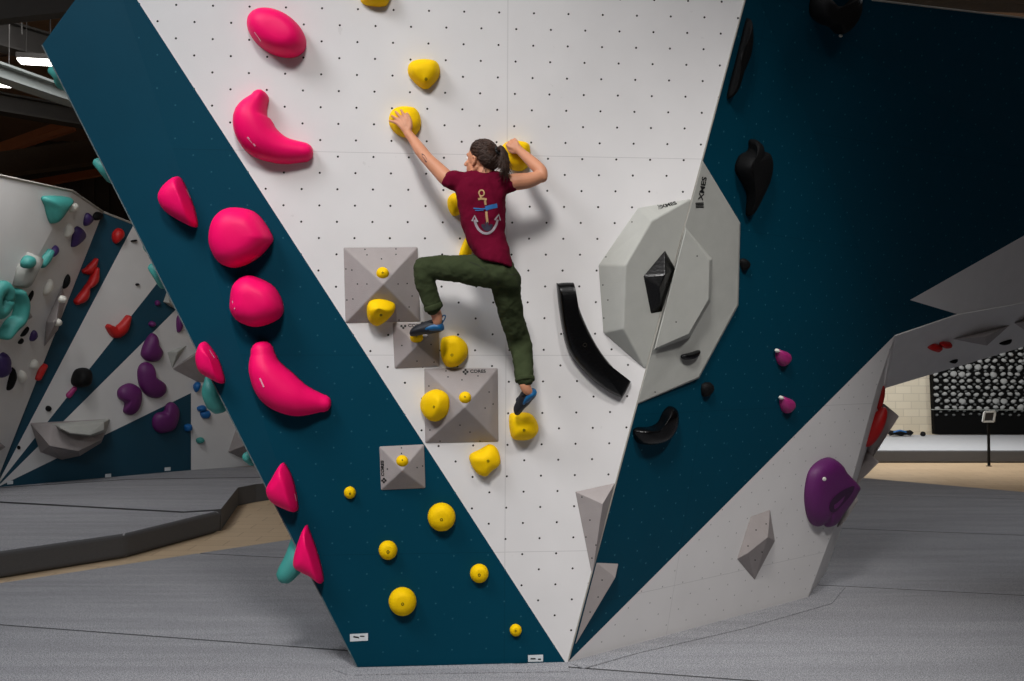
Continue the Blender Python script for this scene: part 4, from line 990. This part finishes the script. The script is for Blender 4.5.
bm = bmesh.new(); down = V((0, 0, -1))
for i in range(210):
    a = rh.uniform(0, 2 * math.pi); rr_ = rh.uniform(0, 1) ** .5; o1 = frame(kd)[0] * math.cos(a) * rr_ + frame(kd)[1] * math.sin(a) * rr_
    L = rh.uniform(.09, .155)
    P = [KN - kd * .012 + o1 * .010, KN + kd * .022 + o1 * .018 + u * .004, KN + kd * .045 + o1 * .034 + down * L * .25, KN + kd * .050 + o1 * .042 + down * L * .6, KN + kd * (.040 + .02 * math.sin(i)) + o1 * .05 + down * L + T * rh.uniform(-.022, .018)]
    tube(bm, smoothpath(P, 3), [.0022] * 11 + [.0016, .0008], 4, round_=False)
keep(link('ponytail', bm, M_HAIR, smooth=True), hair)
# tattoo on the forearm
cb = bvh(body)
decal('tattoo', cb, [[(421.6, 153.2), (424.2, 154.6), (426.6, 158.6), (427.2, 162.4), (425.4, 162.2), (424.0, 158.8), (422.2, 157.0)]], mat('tattoo_ink', (112, 78, 74), .6), body, .0008)

# ================================================================== THE LEFT CLIMBING WALL (far)
q0, q1 = onz(0, 487), onz(191, 470)
dD = (q1 - q0).normalized(); nD = V((dD.y, -dD.x, 0)); nD = -nD if nD.y > 0 else nD
nD = (nD - V((0, 0, .09))).normalized()
PD = Plane(q0, nD)
PC = plane3(PD.hit(103, 212), PD.hit(0, 484), at(72, 191, PD.hit(103, 212).y - 1.1))
PBb = plane3(PC.hit(72, 191), PC.hit(0, 329), at(-40, 168, PC.hit(72, 191).y - 2.2))
PFf = plane3(onz(191, 470), onz(256, 465.5), PD.hit(191, 393))
GD = ((6, 0, .2), (0, 6, .1), PD, 3.3, 1.5)
lwall = empty('climbing_wall', q0, 'distant white climbing wall with teal rays fanning out from its lower left', 'climbing wall')
M_WL = mat('white_painted_far_wall', (214, 212, 210), .65, .04, 2)
M_TL = mat('teal_painted_far_wall', (3, 62, 82), .6, .05, 2)
_w = wall; wall = lwall
O_ = (-1.5, 486.0)
panel('fan_panel', [([(103, 212), (134, 224), (0, 479), (0, 473)], 1), ([(134, 224), (204, 224), (0, 482), (0, 479)], 0), ([(204, 224), (262, 224), (0, 484.3), (0, 482)], 1),
                    ([(262, 224), (262, 360), (191, 393), (0, 486), (0, 484.3)], 0), ([(191, 393), (191, 470), (0, 487), (0, 486)], 1)], PD, [M_WL, M_TL])
panel('slanted_panel', [([(103, 212), (0, 473), (0, 487), (-14, 488), (-60, 480), (0, 329), (72, 191)], 0)], PC, [M_WL])
panel('overhang_panel', [([(72, 191), (0, 329), (-60, 440), (-60, 162.5), (0, 175.5)], 0)], PBb, [M_WL])
panel('end_panel', [([(191, 393), (262, 360), (300, 340), (300, 462.5), (191, 470)], 0)], PFf, [M_WL])
bm = bmesh.new(); tube(bm, [PBb.hit(-60, 162.5), PBb.hit(0, 175.5), PBb.hit(72, 191), PC.hit(103, 212), PD.hit(134, 224), PD.hit(204, 224)], .02, 6, round_=False)
fromp(link('top_strip', bm, M_EDGE), wall)
cf = bvh(bpy.data.objects['fan_panel'])
for x, y in ((10, 482.5), (108, 475.5), (167.5, 469)):
    decal('label_plate', cf, [[(x - 3, y - 1.5), (x + 3, y - 2), (x + 3, y + 1.5), (x - 3, y + 2)]], M_TAG, wall, .004)
wall = _w
LH = 'holds on the left climbing wall'
def lh(name, out, pl, H, m, label, group=LH, ap=None, **kw): return hold(name, dome(out, pl, H, ap, **kw), m, label, group)
def ls(name, sp, wd_, pl, H, m, label, group=LH): return hold(name, sausage(sp, wd_, pl, H), m, label, group)
# red
ls('red_hold', [(108, 327), (115, 332), (122, 328), (127, 318)], [.05, .10, .10, .05], PD, .12, M_RED, 'red crescent hold on the white ray of the far wall')
lh('red_hold', [(112, 233), (117, 228), (122, 230), (123, 236), (119, 241), (115, 244), (112, 240)], PD, .12, M_RED, 'red round hold near the top of the left teal ray')
ls('red_hold', [(84, 271), (90, 269), (95, 260)], [.04, .08, .03], PD, .10, M_RED, 'red hooked hold on the left teal ray, top of the cluster')
ls('red_hold', [(95, 270), (93, 280), (88, 286)], [.05, .075, .05], PD, .12, M_RED, 'red curved hold on the left teal ray, middle of the cluster')
ls('red_hold', [(86, 287), (83, 296), (77, 301)], [.04, .085, .06], PD, .12, M_RED, 'red curved hold on the left teal ray, lowest of the cluster')
ls('red_hold', [(43, 366), (40, 371), (37, 377)], [.04, .07, .05], PC, .08, M_RED, 'small red hold on the left border of the teal ray')
ls('red_hold', [(74, 389), (69, 395)], [.04, .05], PD, .05, M_MAG, 'small dull red hold at the edge of the second teal ray')
# purple
PGp = 'big purple holds on the far wall'
lh('purple_hold', [(141, 350), (145, 340), (151, 333), (156, 336), (158, 345), (162, 353), (157, 361), (147, 361), (141, 356)], PD, .15, M_PUR, 'purple pear-shaped hold, topmost of the four on the far wall', PGp)
lh('purple_hold', [(137, 372), (140, 364), (147, 362), (152, 366), (154, 376), (164, 384), (165, 392), (158, 398), (147, 396), (139, 386)], PD, .16, M_PUR, 'purple kidney-shaped hold above two others on the white ray', PGp)
lh('purple_hold', [(117, 391), (121, 386), (130, 383), (139, 388), (141, 397), (138, 409), (131, 415), (123, 412), (124, 403), (118, 398)], PD, .15, M_PUR, 'purple bean hold leftmost on the white ray', PGp)
lh('purple_hold', [(152, 419), (156, 413), (163, 411), (166, 404), (172, 402), (178, 409), (177, 421), (172, 430), (160, 433), (153, 428)], PD, .15, M_PUR, 'purple bean hold on the lowest teal area', PGp)
lh('purple_hold', ell_px(151.5, 324, 3.5, 3), PD, .08, M_PUR, 'tiny purple knob above the pear-shaped purple hold')
lh('purple_hold', ell_px(157, 303, 2.4, 2.8), PD, .06, M_PUR, 'faint purple dot high on the second teal ray')
lh('purple_hold', [(176, 320), (179, 314), (182, 322), (181, 330), (177, 332)], PD, .08, M_PUR, 'narrow dark purple hold beside the teal wall edge')
# blue on the end panel
BG = 'small blue holds on the end panel'
for out, pl, lb, mm in ([[(193, 386), (196, 382), (200, 383), (198, 390), (195, 392)], PFf, 'blue hold at the corner under the grey folded volume', M_BLU],
                        [[(197, 407), (203, 405), (206, 408), (203, 411), (198, 411)], PFf, 'blue hold in the middle of the white end panel, upper of a pair', M_BLU],
                        [[(200, 412), (207, 410), (210, 413), (208, 418), (202, 418)], PFf, 'blue hold in the middle of the white end panel, lower of a pair', M_BLU],
                        [[(184, 425), (190, 424), (190.5, 430), (185, 431)], PD, 'blue hold on the lowest teal area at the corner', M_BLU],
                        [[(196, 439), (201, 437), (204, 440), (201, 443), (197, 443)], PFf, 'small teal-green hold lowest on the white end panel', M_TUR]):
    lh('blue_hold' if mm == M_BLU else 'green_hold', out, pl, .1, mm, lb, BG)
# black
lh('black_hold', [(71, 378), (76, 369), (88, 369), (88, 383), (80, 387), (72, 385)], PD, .25, M_BKM, 'boxy black hold at the foot of the second teal ray')
lh('black_hold', ell_px(48, 408.5, 2.8, 3), PD, .07, M_BKM, 'round black dot hold on the narrow white ray')
lh('black_hold', ell_px(18.5, 447.5, 1.6, 2), PD, .04, M_BKM, 'tiny dark dot hold low on the narrow white ray')
lh('black_hold', [(131, 240.5), (136, 239.5), (136, 241.5), (131, 242)], PD, .05, M_BKM, 'tiny dark flat hold high on the white ray')
lh('black_hold', ell_px(137, 284.5, 2, 1.3), PD, .05, M_BKM, 'tiny dark flat hold in the middle of the white ray')
# slanted panel
DG = 'dark holds on the slanted panel'
lh('violet_hold', [(71, 240), (73, 230), (77, 226), (82, 230), (83, 236), (77, 243), (71, 247)], PC, .1, M_DPU, 'largest dark violet drop-shaped hold on the slanted panel', DG)
lh('violet_hold', [(83, 222), (85, 214), (88, 213), (91, 218), (88, 223), (84, 226)], PC, .08, M_DPU, 'dark violet hold near the top of the slanted panel', DG)
lh('black_hold', [(92, 217), (95, 212), (101, 213), (99, 218), (94, 220)], PC, .08, M_BKM, 'black hold at the top corner of the slanted panel', DG)
lh('violet_hold', [(49, 255), (51, 249), (55, 245), (56, 249), (53, 254), (50, 257)], PC, .08, M_DPU, 'small dark violet hold by the fold of the slanted panel', DG)
lh('violet_hold', [(-2, 356), (3, 352), (6, 357), (5, 364), (7, 369), (4, 375), (-2, 377), (-4, 366)], PC, .12, M_DPU, 'violet lumpy hold cut by the left picture edge', DG)
lh('black_hold', [(6, 388), (9, 375), (12, 367), (14, 374), (11, 384), (8, 390)], PC, .08, M_BKM, 'thin black blade hold low on the slanted panel', DG)
lh('violet_hold', [(29, 339), (31, 332), (34, 330), (35, 336), (31, 341)], PC, .07, M_DPU, 'small dark violet hold left of the tall grey volume', DG)
lh('black_hold', [(62, 288), (64, 279), (67.5, 274), (67, 281), (64, 287)], PC, .07, M_BKM, 'black sliver hold above the tall grey volume', DG)
lh('black_hold', [(23, 305), (31, 291), (32, 293), (25, 305)], PC, .05, M_BKM, 'black streak hold, upper of the thin ones', DG)
lh('black_hold', [(20, 335), (26, 327), (27.5, 328), (22, 336)], PC, .05, M_BKM, 'black streak hold, middle of the thin ones', DG)
lh('black_hold', [(17.5, 342), (21, 338), (21.5, 340), (19, 344)], PC, .05, M_BKM, 'black streak hold, lowest of the thin ones', DG)
WG = 'white holds on the slanted panel'
for out, lb in (([(43, 289), (47, 281), (50, 279), (50, 287), (47, 292), (43, 295)], 'white rounded hold in the middle of the slanted panel'),
                ([(64, 236), (66, 226), (70, 224), (71, 230), (67, 236)], 'cream hold beside the largest dark violet hold'),
                ([(69, 209), (71, 204), (75, 203), (75, 208), (70, 212)], 'cream hold at the top of the slanted panel'),
                ([(29, 366), (31, 361), (34, 359), (36, 364), (34, 368), (30, 368)], 'small white hold low on the slanted panel'),
                ([(17, 377), (20, 370), (23, 372), (24, 378), (20, 383)], 'pale white hold beside the black blade hold')):
    lh('white_hold', out, PC, .08, M_WHR, lb, WG)
TGL = 'turquoise holds on the far wall'
lh('turquoise_hold', [(42, 196), (68, 197), (66, 204), (52, 223), (47, 218), (44, 206)], PBb, .18, M_TUR, 'turquoise triangular hold high on the overhang', TGL, sm=3)
ls('turquoise_hold', [(41, 263), (45, 258), (48, 252)], [.07, .08, .05], PC, .1, M_TUR, 'small turquoise hold on the fold of the slanted panel', TGL)
lh('grey_volume', [(12, 285), (17, 265), (27, 252), (38, 256), (22, 288)], PBb, .2, M_GR2, 'pale grey block volume on the fold by the turquoise ring', None, sm=1)
lh('turquoise_hold', [(20, 262), (24, 256), (31, 256), (32, 263), (27, 268), (21, 267)], Plane(PBb.o + PBb.n * .16, PBb.n), .12, M_TUR, 'turquoise hold on the pale grey block volume', TGL)
c_ = PBb.hit(1, 300, .12); bm = bmesh.new(); X, Y = PBb.t, PBb.up
tube(bm, [c_ + (X * math.cos(a) * .12 + Y * math.sin(a) * .18) for a in [2 * math.pi * i / 20 for i in range(21)]], [.10] * 21, 12, round_=False)
link('turquoise_hold', bm, M_TUR, smooth=True, label='turquoise ring-shaped hold cut by the left picture edge', cat='climbing hold', group=TGL)
ls('turquoise_hold', [(15, 292), (18, 304), (15, 318), (7, 326), (1, 334)], [.06, .09, .09, .10, .07], Plane(PBb.o, PBb.n), .2, M_TUR, 'long curved turquoise hold below the ring', TGL)
def lvol(base, tops, faces, pl, label, m=M_GRY, name='grey_volume', group='grey volumes on the far wall', bevel=.01): return volume(name, pl, base, tops, faces, m, label, group, bevel=bevel)
lvol([(62, 285), (66, 300), (58, 330), (44, 347), (46, 322)], [(56, 322, .25)], [(0, 1, 5), (1, 2, 5), (2, 3, 5), (3, 4, 5), (4, 0, 5)], PC, 'tall narrow grey volume beside the left teal ray')
for u, v, lb in ((61, 299, 'white jib on the tall narrow grey volume, upper'), (56, 322, 'white jib on the tall narrow grey volume, lower')):
    lh('white_hold', ell_px(u, v, 2.6, 4, 20), Plane(PC.hit(u, v, .19), PC.n), .08, M_WHR, lb, 'white jibs on the tall grey volume')
lvol([(23, 320), (26, 306), (33, 317), (24, 323)], [(28, 314.5, .12)], [(0, 1, 4), (1, 2, 4), (2, 3, 4), (3, 0, 4)], PC, 'small grey faceted volume left of the tall grey one')
lvol([(-6, 438), (0, 442), (6, 447), (0, 451), (-8, 452)], [(-1, 446, .12)], [(0, 1, 5), (1, 2, 5), (2, 3, 5), (3, 4, 5), (4, 0, 5)], PC, 'grey wedge volume cut by the left edge above the ray centre')
# boat-shaped double volume
bo = lvol([(30, 423), (110, 418.5), (105, 434), (101, 443), (80, 456), (62, 460), (40, 452)], [(36, 430, .25), (50, 446, .45), (78, 451, .45), (101, 440, .25), (52, 424, .28)],
     [(0, 1, 10, 11), (0, 11, 8, 7), (11, 10, 9, 8), (6, 0, 7), (6, 7, 8), (5, 6, 8), (4, 5, 8, 9), (3, 4, 9, 10), (2, 3, 10), (1, 2, 10)], PD, 'boat-shaped grey volume low on the far wall', M_GRY)
lvol([(51, 423.5), (110, 419), (106, 433), (90, 438), (70, 436), (58, 432)], [(60, 428, .5), (70, 433, .55), (90, 435, .55), (104, 430, .45), (60, 425, .4), (104, 422, .4)],
     [(0, 1, 11, 10), (0, 10, 6), (10, 11, 9, 8, 7, 6), (5, 0, 6), (4, 5, 6, 7), (3, 4, 7, 8), (2, 3, 8, 9), (1, 2, 9, 11)], PD, 'smaller upper tier stacked on the boat-shaped volume', M_GR2)
lvol([(167, 352), (187, 345), (172, 369)], [(178, 352, .12)], [(0, 1, 3), (1, 2, 3), (2, 0, 3)], PD, 'pale grey folded volume beside the pink leaf fin, left part', M_GR2)
lvol([(172, 369), (196, 352), (215, 350), (215, 384), (197, 382)], [(197, 354, .25)], [(0, 1, 5), (1, 2, 5), (2, 3, 5), (3, 4, 5), (4, 0, 5)], PD, 'grey folded volume beside the pink leaf fin, darker right part')
lvol([(163, 302), (167, 290), (178, 304), (176, 310)], [(169, 303, .2)], [(0, 1, 4), (1, 2, 4), (2, 3, 4), (3, 0, 4)], PD, 'pale grey wedge peeking out beside the teal wall edge', M_GR2)
lvol([(228, 452), (238, 422), (262, 430), (262, 462), (252, 463)], [(244, 446, .35)], [(0, 1, 5), (1, 2, 5), (2, 3, 5), (3, 4, 5), (4, 0, 5)], PFf, 'grey volume low on the end panel behind the teal edge')

# ================================================================== THE BLACK TRAINING WALL (far right)
YB = 26.75
bl, br_ = at(931.5, 436, YB), at(1100, 436, YB)
board = empty('training_wall', V((bl.x, YB, 0)), 'black training wall crowded with white and grey holds seen through the arch', 'climbing wall')
bm = bmesh.new(); zt = 5.0
slab(bm, [V((at(935, 436, YB).x, YB, .02)), V((br_.x, YB, .02)), V((br_.x, YB, zt)), V((at(928, 340, YB).x, YB, zt))], V((0, .2, 0)))
fromp(link('black_panel', bm, mat('black_panel_paint', (9, 9, 9), .9, spec=.1)), board)
bm = bmesh.new(); tube(bm, [at(930, 409.5, YB - .05), at(1100, 410.5, YB - .05)], .012, 6, round_=False); fromp(link('rail', bm, M_STEEL, label='thin grey rail across the black wall'), board)
M_HW = mat('pale_grey_hold', (140, 142, 142), .85, .1, 5, spec=.15); M_HG = mat('mid_grey_hold', (84, 86, 86), .85, .08, 5, spec=.15)
PT = Plane(V((bl.x, YB, 1)), V((0, -1, 0)))
protos = []
for i in range(6):
    bm = bmesh.new(); a_, b_ = (.078, .055) if i < 3 else ((.045, .035) if i < 5 else (.10, .085))
    ro = random.Random(i)
    ring = [V((math.cos(2 * math.pi * k_ / 12) * a_ * ro.uniform(.82, 1.1), 0, math.sin(2 * math.pi * k_ / 12) * b_ * ro.uniform(.82, 1.1))) for k_ in range(12)]
    loft(bm, [[p for p in ring], [p * .9 + V((0, -.03, 0)) for p in ring], [p * .5 + V((0, -.05, 0)) for p in ring], [p * .12 + V((0, -.055, 0)) for p in ring]])
    protos.append(link('spray_hold', bm, M_HW if i not in (3, 4) else M_HG, smooth=True))
rh = random.Random(11); cnt = 0
def put(pi, u, v):
    global cnt
    o = protos[pi] if protos[pi].get('used') is None else protos[pi].copy()
    if o is protos[pi]: o['used'] = 1
    else: COL.objects.link(o); del o['used']
    o.location = at(u, v, YB); o.rotation_euler = (0, rh.uniform(-.5, .5), 0)
    o['label'] = 'pale hold among the dense rows on the black training wall'; o['category'] = 'climbing hold'; o['group'] = 'holds on the black training wall'; cnt += 1
row = 0; v = 414.5
while v > 338:
    u = 937 + (row % 2) * 4.2 + rh.uniform(-1, 1)
    while u < 1034:
        lim = 381 - (u - 905) * .32            # where the arch's lower lip hides them
        if v > lim - 1:
            small = row % 2 == 1 or v > 413
            pi = rh.choice((3, 4)) if small else rh.choice((0, 1, 2, 0, 1, 2, 5))
            put(pi, u + rh.uniform(-1, 1), v + rh.uniform(-.7, .7))
        u += (8.3 if not row % 2 else 8.3) + rh.uniform(-.6, .6)
    v -= 3.35; row += 1
for p in protos:
    if p.get('used') is not None: del p['used']
# sign post on the wooden floor
sp = at(989, 467.5, 21.2); sp.z = FZ
po = empty('sign_post', sp, 'thin black post with a small white-framed sign on the wooden floor', 'sign')
bm = bmesh.new(); z1 = at(989, 421, 21.2).z; tube(bm, [sp + V((0, 0, .02)), V((sp.x, sp.y, z1))], .03, 10, round_=False); fromp(link('post', bm, M_BKM), po)
bm = bmesh.new(); tube(bm, [sp + V((0, 0, .001)), sp + V((0, 0, .012))], .06, 20, round_=False); fromp(link('foot', bm, M_BKM, bevel=.005), po)
bm = bmesh.new(); cs_ = [at(984.5, 412, 21.15), at(995, 411.5, 21.15), at(993.5, 421.5, 21.15), at(983, 421.5, 21.15)]
for i in range(4): beam(bm, cs_[i], cs_[(i + 1) % 4], .03, .04)
fromp(link('sign_frame', bm, M_TAG, label='white sign frame'), po)
bm = bmesh.new(); slab(bm, cs_, V((0, .01, 0))); fromp(link('sign_panel', bm, mat('sign_panel_grey', (58, 58, 60), .5)), po)
# things left on the far mat
def bag(u0, u1, v0, v1, d, m, name, label, cat):
    a, b = at(u0, v1, d), at(u1, v0, d); cx = (a.x + b.x) / 2; w = abs(b.x - a.x) / 2; h = b.z - a.z
    bm = bmesh.new(); rr = []
    for t in range(9):
        x = -1 + t / 4; s = (1 - abs(x) ** 4) ** .5 * .9 + .08
        rr.append([V((cx + x * w, d + math.cos(2 * math.pi * i / 12) * .18 * s, max(.004, h / 2 * (1 + math.sin(2 * math.pi * i / 12) * s * (.8 + .2 * math.sin(t * 2)))))) for i in range(12)])
    loft(bm, rr); return link(name, bm, m, smooth=True, label=label, cat=cat)
bg = bag(887, 913.5, 427.5, 434.2, 26.3, M_BKM, 'bag', 'dark bag lying on the far mat against the cream wall', 'bag')
bm = bmesh.new(); tube(bm, smoothpath([at(894, 432, 26.08), at(900, 430.5, 26.06), at(906, 432, 26.08)], 5), .02, 8); fromp(link('strap', bm, M_TUR), bg) if False else keep(link('strap', bm, M_BLU), bg)
o = sblob('ball', (923, 434, 26.3), (.07, .07, 0), M_BKM, 'small dark round object on the far mat beside the bag'); o['category'] = 'ball'
# ------------------------------------------------------------------ each thing's origin to its own base
bpy.context.view_layer.update()
for o in list(S.objects):
    if o.type != 'MESH' or o.parent or 'category' not in o or o.data.users > 1 or o.location.length > 0: continue
    cs_ = [V(c) for c in o.bound_box]; c = sum(cs_, V()) / 8; c.z = min(q.z for q in cs_)
    o.data.transform(Matrix.Translation(-c)); o.location = c
    for ch in o.children: ch.matrix_parent_inverse = Matrix.Translation(-c) @ ch.matrix_parent_inverse
